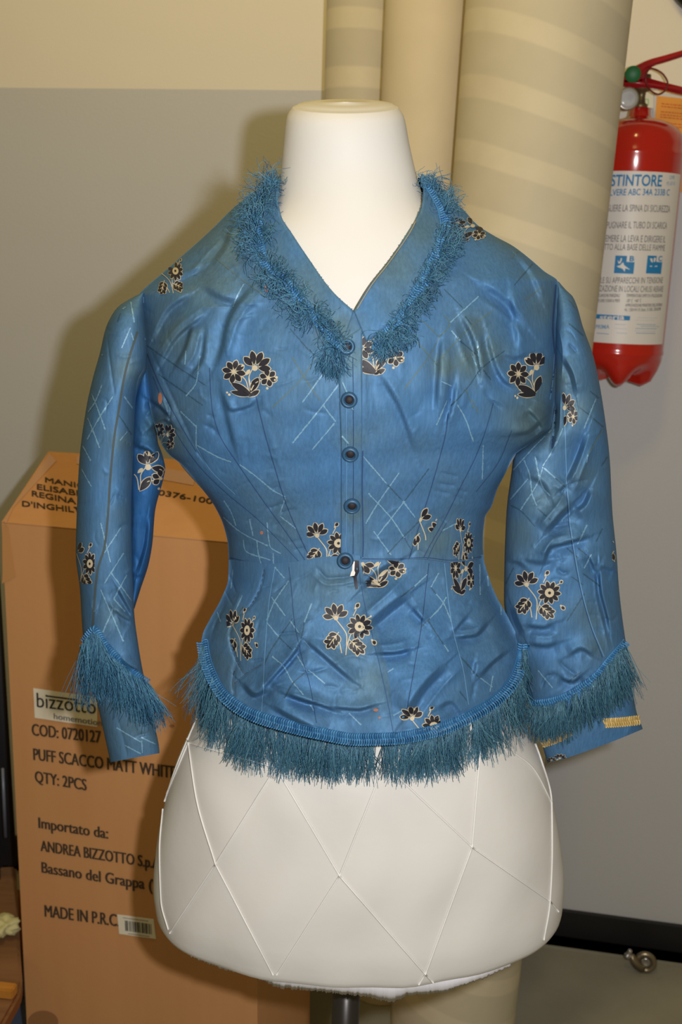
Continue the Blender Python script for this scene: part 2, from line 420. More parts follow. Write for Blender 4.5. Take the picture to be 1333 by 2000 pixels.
# irregular hand-finished plaster below the waist
pxv, pyv = proj(V); w = np.clip((pyv - 1420) / 120, 0, 1)
V[:, 1] += w * 0.0022 * (np.sin(pxv/61 + pyv/97) * np.sin(pyv/53 - pxv/120)) + w * 0.0012 * np.sin(pxv/23 + 2*np.sin(pyv/70))
fs = [f[::-1] for f in grid_faces(len(rows), n, True)]
fs.append(tuple(range(n))); fs.append(tuple((len(rows)-1)*n + j for j in reversed(range(n))))
mb.add(V, fs, 'plaster')
torso = mb.build('torso', form)
def bvh_of(o):
    me = o.data; mw = worg(o)
    co = np.zeros(len(me.vertices)*3); me.vertices.foreach_get('co', co); co = co.reshape(-1, 3) + mw
    return BVHTree.FromPolygons(co.tolist(), [tuple(p.vertices) for p in me.polygons])
T_TORSO = bvh_of(torso)
VC = Vector(CAM)
def hit(trees, x, y, nograze=False):
    """nearest surface seen through a point of the front view: (point, normal) or None."""
    d = Vector(ray(np.array(float(x)), np.array(float(y)))).normalized(); best = None
    for t in trees:
        l, nn, i, ds = t.ray_cast(VC, d)
        if l is not None and (best is None or ds < best[2]): best = (np.array(l), np.array(nn), ds)
    if best is None: return None
    nn = best[1]
    if nograze and abs(nn @ np.array(d)) < .16: return None
    if nn @ (best[0] - CAM) > 0: nn = -nn
    return best[0], nn
def drape_line(trees, pts, off, step=6, smooth=False):
    out = []
    for x, y in resample(pts, step, smooth=smooth):
        h = hit(trees, x, y)
        if h is not None: out.append(h[0] + h[1]*off)
    return np.array(out)
# white cords knotted over the hips in a diamond net
CORDS = [[(369,1451),(540,1499)], [(369,1451),(385,1560),(422,1687)], [(540,1499),(422,1687)], [(422,1687),(534,1903)], [(422,1687),(333,1822)],
 [(540,1499),(664,1710)], [(664,1710),(748,1500)], [(664,1710),(541,1903)], [(664,1710),(831,1902)], [(922,1654),(760,1500)], [(922,1654),(940,1440)],
 [(922,1654),(831,1902)], [(922,1654),(1074,1760)], [(1074,1760),(1090,1780)], [(1022,1402),(1055,1480),(1077,1568),(1078,1660),(1074,1760),(1062,1835)],
 [(986,1459),(1040,1500),(1077,1568)], [(369,1451),(321,1565)], [(385,1405),(345,1500),(323,1565)], [(321,1565),(313,1664),(316,1760),(330,1815)], [(831,1902),(818,1922)], [(831,1902),(846,1918)], [(369,1451),(362,1420)]]
for c in CORDS:
    p = drape_line([T_TORSO], c, 0.0009, 8, smooth=len(c) > 2)
    if len(p) > 1:
        m_ = MB(); tube(m_, p, 0.0010, 'cord_white', 5); m_.build('cord', form)
# ragged gauze under the hip edge
mb = MB(); cols = []
xs = np.arange(372, 1000, 2.0)
GY = pchip([(372, 1866), (450, 1888), (540, 1910), (640, 1924), (760, 1930), (860, 1926), (920, 1914), (1000, 1884)])
GD = pchip([(372, 2), (440, 8), (500, 8), (545, 18), (600, 14), (700, 16), (766, 26), (800, 14), (870, 12), (920, 6), (1000, 2)])
V = []
for i, x in enumerate(xs):
    a = GY(x) - 10; jag = GD(x) + rng.uniform(-2.5, 2.5)
    h = hit([T_TORSO], x, a)
    y_ = (h[0][1] if h is not None else 1.02)
    V.append(P(x, a, y_ + 0.002)); V.append(P(x, GY(x) + 0.5*jag, y_ + 0.006)); V.append(P(x + rng.uniform(-1, 1), GY(x) + jag, y_ + 0.014))
fs = []
for i in range(len(xs) - 1):
    for k in range(2): fs.append((3*i+k, 3*i+k+1, 3*i+4+k, 3*i+3+k))
mb.add(np.array(V), fs, 'gauze'); go = mb.build('gauze_hem', form)
so = go.modifiers.new('s', 'SOLIDIFY'); so.thickness = 0.0006
# pole and foot of the stand
pc = P(676, 1960, 1.12); pt = torso_ring(1790).mean(0)
mb = MB(); lathe(mb, [(0.0165, 0.02), (0.0165, pt[2] - 0.002)], 'steel_dark', (pc[0], pc[1], 0), n=32); mb.build('pole', form)
mb = MB(); lathe(mb, [(0.14, 0), (0.145, 0.004), (0.14, 0.012), (0.03, 0.02), (0.02, 0.05)], 'steel_dark', (pc[0], pc[1], 0), n=48); mb.build('base', form)

# ------------------------------------------------------------------ jacket
jacket = empty('jacket', P(690, 1100, Y0), 'blue brocade silk jacket with teal fringe and black flower sprigs on the white dress form', 'jacket')
# folds: list of (points, width px, depth mm); depth > 0 presses in, < 0 stands out
FOLDS = [
 ([(490,565),(458,602),(442,640),(434,680),(422,712)], 9, 6), ([(505,575),(475,612),(456,650),(446,690)], 10, -4),
 ([(300,660),(330,605),(372,575)], 8, 4), ([(303,700),(340,645),(395,600)], 8, -4), ([(312,715),(345,660),(400,615)], 7, 4),
 ([(340,720),(362,680),(376,632)], 7, 4.5), ([(356,725),(380,690),(392,640)], 7, -4), ([(372,735),(396,700),(402,650)], 7, 4),
 ([(395,560),(440,585),(470,592)], 11, 3), ([(380,600),(430,600),(520,590)], 10, -2.5), ([(330,560),(360,540),(400,520)], 10, 3),
 ([(410,520),(440,480),(452,440)], 9, 3), ([(430,455),(470,475),(485,500)], 8, -3), ([(370,540),(400,500),(430,470)], 9, -3),
 ([(440,780),(452,802),(490,792),(505,778)], 6, 3), ([(432,760),(440,800),(460,880)], 8, 3), ([(400,830),(418,840),(425,850)], 5, 4), ([(405,810),(420,815)], 4, 3),
 ([(950,650),(962,700),(985,745),(1010,760)], 8, 4.5), ([(935,655),(942,700),(950,750)], 8, -4), ([(902,620),(922,660),(934,705),(938,740)], 8, 5), ([(888,640),(905,690),(918,720)], 7, -4),
 ([(940,555),(985,585),(1030,640)], 12, 4), ([(930,580),(990,620),(1040,690)], 11, -3.5), ([(995,560),(1004,620),(1012,690)], 10, 3), ([(1010,500),(1040,540),(1060,590)], 9, 3),
 ([(862,660),(857,720),(852,800)], 9, 4.5), ([(876,680),(872,740),(868,800)], 7, -3), ([(892,745),(884,790),(872,830)], 6, 4), ([(910,760),(905,800)], 6, -3),
 ([(745,735),(780,795),(800,850),(812,890)], 8, 3), ([(722,720),(724,800),(726,880)], 6, 2.5), ([(770,560),(790,600),(800,640)], 8, -2),
 ([(945,760),(968,790),(980,800)], 5, 4), ([(948,775),(985,790),(990,800)], 4, -3), ([(980,690),(1005,700),(1035,690)], 9, 3),
 ([(1030,800),(1050,820),(1062,840)], 7, 6), ([(1040,780),(1060,790),(1075,800)], 6, -6), ([(1000,850),(1030,845),(1060,820)], 7, 5), ([(1040,832),(1052,850)], 4, 5),
 ([(290,780),(318,800),(330,815)], 6, 8), ([(285,810),(310,790)], 5, -6), ([(292,840),(320,820),(336,830)], 6, 7), ([(322,775),(332,800),(330,830)], 4, 7), ([(300,860),(330,850)], 5, -5),
 ([(290,675),(320,740),(352,810),(384,882)], 5, 3), ([(384,882),(402,905)], 4, 3),
 ([(533,957),(547,950)], 3, 2.5), ([(523,994),(560,983)], 3.2, 3.5), ([(546,1003),(578,994)], 3.2, 3.5), ([(520,919),(534,915)], 3, 2), ([(480,1020),(500,1008)], 3, 2.5), ([(535,1028),(556,1020)], 3, 2.5), ([(565,1060),(590,1054)], 3, 2.5), ([(575,1075),(598,1070)], 3, 2.5),
 ([(860,923),(895,932)], 3.2, 3), ([(855,944),(890,950)], 3.2, 3.5), ([(850,958),(882,966)], 3, 2.5), ([(893,957),(913,963)], 3.2, 3.5), ([(886,968),(904,977)], 3.2, 3.5), ([(862,1010),(872,1020)], 4, 3), ([(800,1090),(815,1075),(830,1082)], 4, 2),
 ([(640,790),(646,900),(648,1000)], 9, 1.5), ([(520,830),(545,900)], 10, -1.5), ([(565,620),(610,660),(640,720)], 14, -2),
 # skirt of the jacket
 ([(705,1152),(740,1118),(775,1098)], 10, 5), ([(716,1228),(768,1184),(800,1160)], 15, 7), ([(712,1200),(760,1158),(795,1125)], 13, -5), ([(735,1277),(770,1276),(806,1268)], 7, 5), ([(730,1262),(770,1258),(800,1250)], 7, -3),
 ([(806,1188),(818,1202),(830,1215)], 6, 4), ([(795,1395),(828,1345),(868,1302)], 14, 7), ([(825,1395),(862,1345),(900,1305)], 12, -5), ([(890,1246),(928,1242),(955,1215)], 7, 6), ([(886,1236),(912,1204)], 6, 4), ([(892,1232),(930,1228),(950,1205)], 6, -3),
 ([(938,1322),(962,1296),(992,1272)], 7, 5), ([(932,1318),(922,1368)], 5, 3.5), ([(930,1290),(926,1320)], 6, 3), ([(855,1385),(880,1372),(905,1402)], 8, 3), ([(920,1170),(912,1182)], 4, 2.5), ([(836,1245),(845,1242)], 3, 2), ([(800,1295),(812,1300)], 3, 2),
 ([(508,1352),(545,1312),(578,1272),(590,1252)], 6, 6), ([(474,1336),(498,1358),(530,1345)], 9, 6), ([(520,1340),(560,1310),(585,1280)], 7, -4), ([(560,1358),(600,1372),(622,1376)], 6, 5), ([(530,1380),(585,1410),(630,1432)], 9, 5),
 ([(598,1252),(640,1288),(672,1316),(692,1332)], 7, 4), ([(645,1300),(690,1280),(720,1288)], 9, -2.5), ([(650,1382),(700,1386),(738,1376)], 6, 4), ([(560,1355),(610,1372),(660,1390)], 6, 4), ([(620,1110),(642,1130),(688,1126)], 5, 4), ([(610,1122),(640,1142),(690,1138)], 6, -2.5),
 ([(540,1240),(575,1236),(588,1238)], 4, 4), ([(536,1157),(556,1140),(568,1128)], 4, 3), ([(492,1292),(514,1288)], 4, 4), ([(530,1335),(560,1342),(590,1350)], 6, -3), ([(585,1312),(600,1314),(640,1305)], 4, 3.5), ([(512,1148),(536,1140)], 5, 2.5),
 ([(517,1110),(511,1140),(492,1180),(478,1196)], 3, 4), ([(478,1190),(456,1216),(449,1240),(458,1280),(476,1315)], 3.2, 5), ([(448,1122),(462,1160)], 3, 3.5), ([(440,1156),(456,1185)], 3, 3), ([(512,1298),(480,1316),(459,1335)], 3, 4), ([(460,1290),(455,1335),(458,1365)], 3, 4), ([(440,1180),(418,1225),(412,1245)], 4, 4), ([(470,1160),(450,1205)], 5, -2.5),
 # right sleeve
 ([(1066,1042),(1092,1012),(1118,985)], 11, 8), ([(1052,1030),(1080,998),(1105,965)], 10, -5), ([(1106,948),(1128,900),(1146,850)], 10, 7), ([(1122,960),(1140,915),(1158,870)], 8, -5), ([(1110,948),(1135,940),(1148,938)], 5, 5), ([(1122,1000),(1142,985),(1155,955)], 9, 6), ([(1092,960),(1108,945)], 7, 4),
 ([(1062,1102),(1076,1070),(1100,1063),(1128,1055),(1150,1048)], 7, 7), ([(1060,1085),(1080,1055),(1110,1045)], 7, -5), ([(1078,1030),(1105,1024),(1118,1022)], 5, 4), ([(1088,1110),(1102,1120),(1112,1118)], 5, 5), ([(1020,1092),(1060,1100),(1085,1095)], 8, 3), ([(990,1095),(1015,1100),(1030,1112)], 7, 3.5),
 ([(1028,1222),(1060,1226),(1082,1218)], 7, 4), ([(1034,1258),(1065,1262),(1092,1255)], 7, 4), ([(1030,1240),(1070,1244),(1090,1238)], 7, -3), ([(1092,1324),(1118,1332),(1138,1318)], 6, 5), ([(1112,1280),(1136,1268),(1160,1282)], 7, 4), ([(1090,1290),(1112,1310),(1132,1322)], 5, 5), ([(1058,1345),(1066,1325),(1080,1318),(1100,1325)], 5, 5),
 ([(1170,1100),(1173,1150),(1185,1200),(1192,1235)], 6, 5), ([(1160,1110),(1164,1160),(1178,1220),(1190,1270)], 5, -3.5), ([(1172,1105),(1200,1115)], 8, 4), ([(1180,1208),(1196,1212),(1206,1202)], 5, 3), ([(1152,1200),(1172,1204)], 3, 2.5), ([(1166,1228),(1182,1232)], 3, 2.5), ([(1148,1176),(1170,1176)], 3, 2),
 ([(1086,792),(1083,835),(1078,882)], 4, 14), ([(1096,770),(1094,830),(1082,880)], 6, -5), ([(1100,700),(1118,735),(1125,770)], 9, 5), ([(1092,640),(1100,690),(1098,740)], 8, -4), ([(1112,672),(1128,690)], 5, 3.5), ([(1075,945),(1095,955),(1110,945)], 6, -3), ([(1030,930),(1060,945),(1075,970)], 9, 3), ([(1150,1085),(1165,1120)], 6, 4), ([(1000,1185),(1010,1215),(1022,1240)], 10, 5),
 # left sleeve
 ([(232,1032),(250,1024),(262,1026)], 5, 4), ([(228,968),(250,977)], 5, 4), ([(228,1148),(246,1180),(262,1208)], 6, 5), ([(222,1190),(240,1205),(258,1214)], 6, 4), ([(215,1175),(236,1220)], 7, -3), ([(232,1285),(250,1300),(275,1312)], 6, 4), ([(200,1150),(190,1200)], 5, 2), ([(208,645),(214,700),(224,770)], 3, 2.5), ([(205,640),(216,648)], 5, 4), ([(240,930),(258,935)], 5, 3), ([(244,1120),(262,1110)], 5, -3),
 ([(280,720),(268,745),(262,790)], 4, 5), ([(258,930),(262,1000),(258,1060)], 8, -2), ([(262,870),(290,880),(308,895)], 7, 5), ([(268,1120),(285,1060),(290,1010)], 7, 4), ([(262,1130),(280,1128),(292,1110)], 5, 4),
 ([(228,1395),(240,1440),(250,1480)], 8, 2), ([(262,1440),(290,1432),(312,1428)], 3, 3.5),
]
# small random puckers of the old silk, denser on shoulders, sleeves and skirt
for _k in range(520):
    x, y = rng.uniform(150, 1250), rng.uniform(430, 1440)
    calm = math.exp(-((x-680)/190)**2 - ((y-880)/150)**2)
    if rng.random() < calm*.95: continue
    a_ = rng.uniform(0, math.pi) if y < 1100 else rng.normal(2.6, .8); l_ = rng.uniform(14, 50); c_ = rng.normal(0, .25)
    FOLDS.append(([(x, y), (x + l_*.5*math.cos(a_), y + l_*.5*math.sin(a_)), (x + l_*math.cos(a_+c_), y + l_*math.sin(a_+c_))], rng.uniform(3.0, 8.0), rng.choice([-1, 1])*rng.uniform(.5, 2.0)))
_FP = [(resample(p, 4.0), w, a, a > 0 and w >= 6 and a >= 3, abs(p[-1][1]-p[0][1]) > 1.3*abs(p[-1][0]-p[0][0])) for p, w, a in FOLDS]
def fold_disp(px, py, exclude=None):
    d = np.zeros(px.shape)
    for p, w, a, facet, steep in _FP:
        m_ = 5.0 if facet else 3.0
        lo = p.min(0) - m_*w; hi = p.max(0) + m_*w
        k = np.nonzero((px > lo[0]) & (px < hi[0]) & (py > lo[1]) & (py < hi[1]))
        if len(k[0]) == 0: continue
        q = np.stack([px[k], py[k]], 1); best = np.full(len(q), 1e9); tt = np.zeros(len(q)); sg = np.ones(len(q))
        for i in range(len(p) - 1):
            ab = p[i+1] - p[i]; L2 = ab @ ab + 1e-9
            t = np.clip(((q - p[i]) @ ab) / L2, 0, 1); dd = np.linalg.norm(q - p[i] - t[:, None]*ab, axis=1)
            u = dd < best; best[u] = dd[u]; tt[u] = (i + t[u]) / (len(p) - 1)
            nv = np.array([-ab[1], ab[0]]); nv = nv if (nv[0] < 0 if steep else nv[1] > 0) else -nv
            sg[u] = np.sign(((q - p[i]) @ nv)[u])
        end = np.clip(np.minimum(tt, 1 - tt) * 5, 0, 1) * 0.75 + 0.25
        if facet:     # crisp tilted facet: the cloth steps back below the fold and recovers slowly
            r_ = sg * best / w; d[k] += a * 1.35 * end * np.clip(r_ * 1.8, -1, 1) * np.exp(-(best / (2.6*w))**2)
        else: d[k] += a * end * np.exp(-1.5 * best / w)
    return d * 0.001
FADES = [(250,720,32,.8),(240,860,22,.6),(235,1000,26,.3),(300,830,40,.9),(330,860,40,.8),(350,800,50,.4),(335,660,60,.55),(420,560,70,.45),(440,480,60,.6),(520,520,50,.5),(600,570,60,.55),
 (660,640,50,.7),(690,700,40,.5),(688,860,26,.6),(688,1000,30,.7),(560,1020,60,.3),(480,1050,60,.4),(760,520,60,.7),(820,450,50,.6),(770,600,40,.4),(925,705,42,.9),(960,690,30,.8),(868,715,26,.9),(925,640,36,.7),
 (1040,830,60,1.0),(1040,770,40,.6),(1060,600,40,.5),(1000,470,40,.5),(1090,740,36,.7),(1130,800,36,.6),(850,1060,40,.6),(900,1150,70,.35),(640,1140,60,.65),(690,1250,70,.5),(740,1330,60,.55),(460,1230,60,.5),(430,1300,50,.4),
 (980,1260,60,.4),(950,1180,60,.35),(1010,1030,40,.5),(1060,980,50,.5),(1030,1330,40,.5),(1150,1200,40,.5),(1170,1260,30,.6),(260,1430,60,.5),(225,1200,34,.5),(700,1050,30,.4),(1140,930,30,.5),(1040,960,60,.45)]
def fade_of(px, py):
    s = np.zeros(px.shape)
    for x, y, r, a in FADES: s = np.maximum(s, a * np.exp(-((px-x)**2 + (py-y)**2) / (r*r)))
    return s
def smooth2(Z, n):
    for _ in range(n):
        A = np.pad(Z, 1, mode='edge'); Z = (A[:-2,1:-1] + A[2:,1:-1] + A[1:-1,:-2] + A[1:-1,2:] + 4*Z) / 8
    return Z
class Panel:
    """cloth panel following two edge curves; depth from a rounded cross-section, pushed clear of `over`."""
    def __init__(s, xl, xr, ytop, ybot, Yc, b, nx, ny, over=(), clear=.006, s0=None, s1=None, front_shift=0.0, back=None, pw=2.0, folds=1.0, ripple=None, cut=None, matname='silk_blue', fadek=1.0):
        xl, xr = pchip(xl), pchip(xr)
        lin = np.linspace(0, 1, nx)
        ph = (lin - .5) * np.pi
        sb = np.sin(ph) * 0.65 + (2*lin - 1) * 0.35
        v = np.linspace(0, 1, ny)[:, None]
        sg = np.broadcast_to(sb, (ny, nx)).copy()
        if s0 is not None or s1 is not None:
            lo = s0(v) if s0 else -1 + 0*v; hi = s1(v) if s1 else 1 + 0*v
            sg = lo + (hi - lo) * lin[None, :]
        yt = ytop(sg) if callable(ytop) else ytop; yb = ybot(sg) if callable(ybot) else ybot
        py = yt + (yb - yt) * v + 0 * sg
        L, R = xl(py), xr(py)
        px = (L + R)/2 + (R - L)/2 * sg
        bb = b(py) if callable(b) else b; yc = Yc(py) if callable(Yc) else Yc
        Y = yc - bb * np.clip(1 - np.abs(sg)**(pw(py) if callable(pw) else pw), 0, 1)**0.5
        if over:
            lim = np.full(Y.shape, 9.0)
            for i in range(ny):
                for j in range(nx):
                    h = hit(over, px[i, j], py[i, j])
                    if h is not None: lim[i, j] = h[0][1] - clear
            Y = np.minimum(Y, smooth2(np.where(lim > 8, Y, np.minimum(lim, Y)), 6))
        Y = smooth2(Y, 70) if over else Y
        if ripple is not None: Y = Y + ripple(px, py)
        edge = np.clip((1 - np.abs(sg)) / 0.05, 0, 1)
        Y = Y + folds * fold_disp(px, py) * (0.3 + 0.7*edge) - front_shift
        s.px, s.py, s.ny, s.nx = px, py, ny, nx
        V = P(px, py, Y).reshape(-1, 3)
        Fc = [f[::-1] for f in grid_faces(ny, nx)]
        if cut is not None:
            c = np.array([[px.ravel()[list(f)].mean(), py.ravel()[list(f)].mean()] for f in Fc])
            bad = inside(c[:, 0], c[:, 1], cut); Fc = [f for f, q in zip(Fc, bad) if not q]
        s.mb = MB(); s.mb.add(V, Fc, matname, fadek * fade_of(px, py))
        s.tree = BVHTree.FromPolygons(V.tolist(), Fc)
        if back is not None:                # back half: edges shared, set behind
            nb = 28; t = np.linspace(0, np.pi, nb)
            E_l, E_r = V.reshape(ny, nx, 3)[:, 0], V.reshape(ny, nx, 3)[:, -1]
            mid = (E_l + E_r)/2; hv = (E_r - E_l)/2
            Bk = mid[:, None] - hv[:, None] * np.cos(t)[None, :, None] * np.where((t > .05) & (t < 3.09), .985, 1.0)[None, :, None]
            bk = back(py[:, 0]) if callable(back) else np.full(ny, back)
            Bk[:, :, 1] += bk[:, None] * np.sin(t)[None]
            s.mb.add(Bk.reshape(-1, 3), grid_faces(ny, nb), matname)
def strip(mb, trees, pts, width, off, m, step=4.0, smooth=True, taper=False, keep=None, ragged=0.0):
    """narrow band laid on the cloth along a line of the front view."""
    p = resample(pts, step, smooth=smooth)
    t = np.gradient(p, axis=0); t /= np.linalg.norm(t, axis=1)[:, None] + 1e-9
    nn = np.stack([-t[:, 1], t[:, 0]], 1); V = []; run = []
    def flush():
        if len(run) > 1:
            mb.add(np.array(run).reshape(-1, 3), [(2*i, 2*i+1, 2*i+3, 2*i+2) for i in range(len(run) - 1)], m)
        run.clear()
    for i in range(len(p)):
        w = width / 2 * (1 if not taper else max(.25, min(1, 4*min(i, len(p)-1-i) / len(p))))
        w *= 1 - ragged*rng.random(); a, b = p[i] + nn[i]*w, p[i] - nn[i]*w
        if ragged: a, b = a + nn[i]*rng.normal(0, .25), b + nn[i]*rng.normal(0, .25)
        ha, hb = hit(trees, *a, True), hit(trees, *b, True)
        if ha is None or hb is None or (keep is not None and not inside(np.array([p[i][0]]), np.array([p[i][1]]), keep)[0]): flush(); continue
        run.append([ha[0] + ha[1]*off, hb[0] + hb[1]*off])
    flush()
def patch(mb, trees, poly, off, m, clip=None):
    """small filled shape (fan from its centre) laid on the cloth."""
    poly = np.array(poly, float); c = poly.mean(0)
    if clip is not None and not inside(np.array([c[0]]), np.array([c[1]]), clip)[0]: return
    pts = []
    for q in [c] + list(poly):
        if clip is not None and not inside(np.array([q[0]]), np.array([q[1]]), clip)[0]:
            lo, hi = 0.0, 1.0
            for _ in range(7):
                k = (lo + hi)/2; z = c + (q - c)*k
                if inside(np.array([z[0]]), np.array([z[1]]), clip)[0]: lo = k
                else: hi = k
            q = c + (q - c)*lo
        h = hit(trees, *q, True)
        if h is None: return
        pts.append(h[0] + h[1]*off)
    n_ = len(poly)
    mb.add(np.array(pts), [(0, 1+i, 1+(i+1) % n_) for i in range(n_)], m)

# --- bodice
waist = pchip([(-1, 1100), (-.86, 1103), (-.7, 1108), (-.5, 1105), (-.28, 1095), (0, 1092), (.25, 1094), (.5, 1092), (.75, 1098), (1, 1090)])
BXL = [(345,545),(360,520),(385,483),(412,450),(440,422),(470,390),(505,350),(530,322),(550,298),(566,280),(576,272),(620,277),(680,281),(740,286),(790,292),(830,302),(860,312),(886,328),(905,352),(943,385),(990,420),(1030,438),(1070,446),(1100,447),(1130,446),(1170,432),(1210,410),(1240,396),(1275,391),(1330,389),(1450,386)]
BXR = [(345,830),(360,848),(385,878),(412,908),(440,934),(460,965),(480,1002),(505,1035),(530,1064),(550,1090),(580,1090),(640,1088),(760,1088),(800,1082),(835,1077),(858,1050),(890,1005),(930,985),(955,972),(990,960),(1010,948),(1060,944),(1095,946),(1110,950),(1160,968),(1200,990),(1235,1008),(1262,1020),(1300,1026),(1450,1030)]
BB = pchip([(345,.064),(400,.076),(450,.088),(520,.104),(600,.122),(700,.135),(760,.138),(850,.130),(950,.112),(1095,.098),(1200,.112),(1300,.135),(1450,.160)])
NECK = [(545,330),(541,400),(549,424),(600,503),(650,572),(693,609),(720,562),(760,510),(802,448),(825,400),(829,330)]
body = Panel(BXL, BXR, 345.0, waist, Y0, BB, 250, 300, over=[T_TORSO], clear=.007, back=pchip([(345,.062),(500,.10),(700,.14),(900,.12),(1100,.10)]), pw=pchip([(345,1.6),(480,1.5),(580,1.7),(680,2.1),(800,2.3)]),
             ripple=lambda x, y: 0.0009*np.sin(x/17 + y/31)*np.sin(y/23 - x/47), cut=NECK)
# --- skirt of the jacket: the wearer's right front laps over the left
HEM = pchip([(386,1250),(392,1262),(405,1300),(430,1350),(480,1390),(560,1416),(620,1430),(700,1443),(770,1441),(850,1426),(920,1397),(980,1357),(1012,1315),(1024,1270),(1030,1250)])
hem_s = lambda s_: HEM(708 + 318*np.sign(s_)*np.abs(s_)**1.0)
up_s = lambda s_: waist(s_) - 7
rip = lambda x, y: 0.005*np.clip((y-1120)/250, 0, 1)*np.sin(x/38 + y/160) + 0.0012*np.sin(x/19 - y/27)*np.clip((y-1100)/60, 0, 1)
lap = pchip([(0,0.03),(.1,.04),(.25,.08),(.5,.13),(.75,.175),(1,.20)])
under = Panel(BXL, BXR, up_s, hem_s, lambda y: Y0 + .0, BB, 120, 150, over=[T_TORSO], clear=.007, s0=lambda v: -.25 + 0*v, pw=2.3, ripple=rip, front_shift=-0.0045, fadek=.15)
over_ = Panel(BXL, BXR, up_s, hem_s, Y0, BB, 130, 150, over=[T_TORSO], clear=.009, s1=lambda v: lap(v), pw=2.3, ripple=rip, front_shift=0.0045, back=pchip([(1090,.10),(1260,.14)]))
# --- sleeves
sl_front = Panel([(572,277),(583,255),(600,230),(620,216),(640,207),(690,195),(740,181),(800,168),(900,155),(1000,150),(1080,148),(1150,156),(1240,162),(1300,172),(1400,196),(1490,216)],
                 [(572,282),(620,284),(680,288),(720,287),(745,276),(780,266),(850,262),(1000,257),(1190,262),(1270,272),(1310,279),(1400,298),(1475,312),(1490,312)],
                 572.0, lambda s_: 1489 - 9*(s_+1), lambda y: 1.112 - .03*np.clip((y-600)/700, 0, 1), pchip([(572,.015),(620,.05),(700,.058),(1000,.05),(1490,.028)]), 110, 330, pw=2.6, back=.02,
                 ripple=lambda x, y: .0012*np.sin(x/13 + y/41)*np.sin(y/29))
sl_under = Panel([(725,274),(770,262),(850,254),(1000,250),(1190,256)], [(725,290),(770,300),(800,304),(860,308),(890,318),(915,323),(932,320),(1000,303),(1060,298),(1100,291),(1150,275),(1190,262)],
                 725.0, 1190.0, 1.128, .03, 50, 130, pw=2.4, back=.012, matname='silk_sheen_deep', front_shift=0.0)
sl_right = Panel([(550,1088),(640,1084),(740,1082),(800,1080),(835,1072),(856,1045),(892,1004),(920,1000),(1000,990),(1100,986),(1170,985),(1250,1000),(1320,1022),(1370,1032),(1430,1052),(1490,1070)],
                 [(550,1092),(566,1106),(580,1120),(640,1140),(700,1161),(800,1180),(900,1192),(1000,1197),(1080,1205),(1150,1210),(1240,1221),(1270,1226),(1390,1244),(1428,1257),(1490,1262)],
                 550.0, pchip([(-1,1490),(-.5,1478),(0,1462),(.5,1444),(1,1424)]), lambda y: 1.125 - .01*np.clip((y-600)/700, 0, 1), pchip([(550,.008),(600,.035),(700,.052),(1000,.056),(1300,.05),(1490,.035)]), 150, 330, pw=2.5, back=.02,
                 ripple=lambda x, y: .0014*np.sin(x/15 + y/33)*np.sin(y/26 - x/60))
TR_ALL = [body.tree, under.tree, over_.tree, sl_front.tree, sl_under.tree, sl_right.tree]

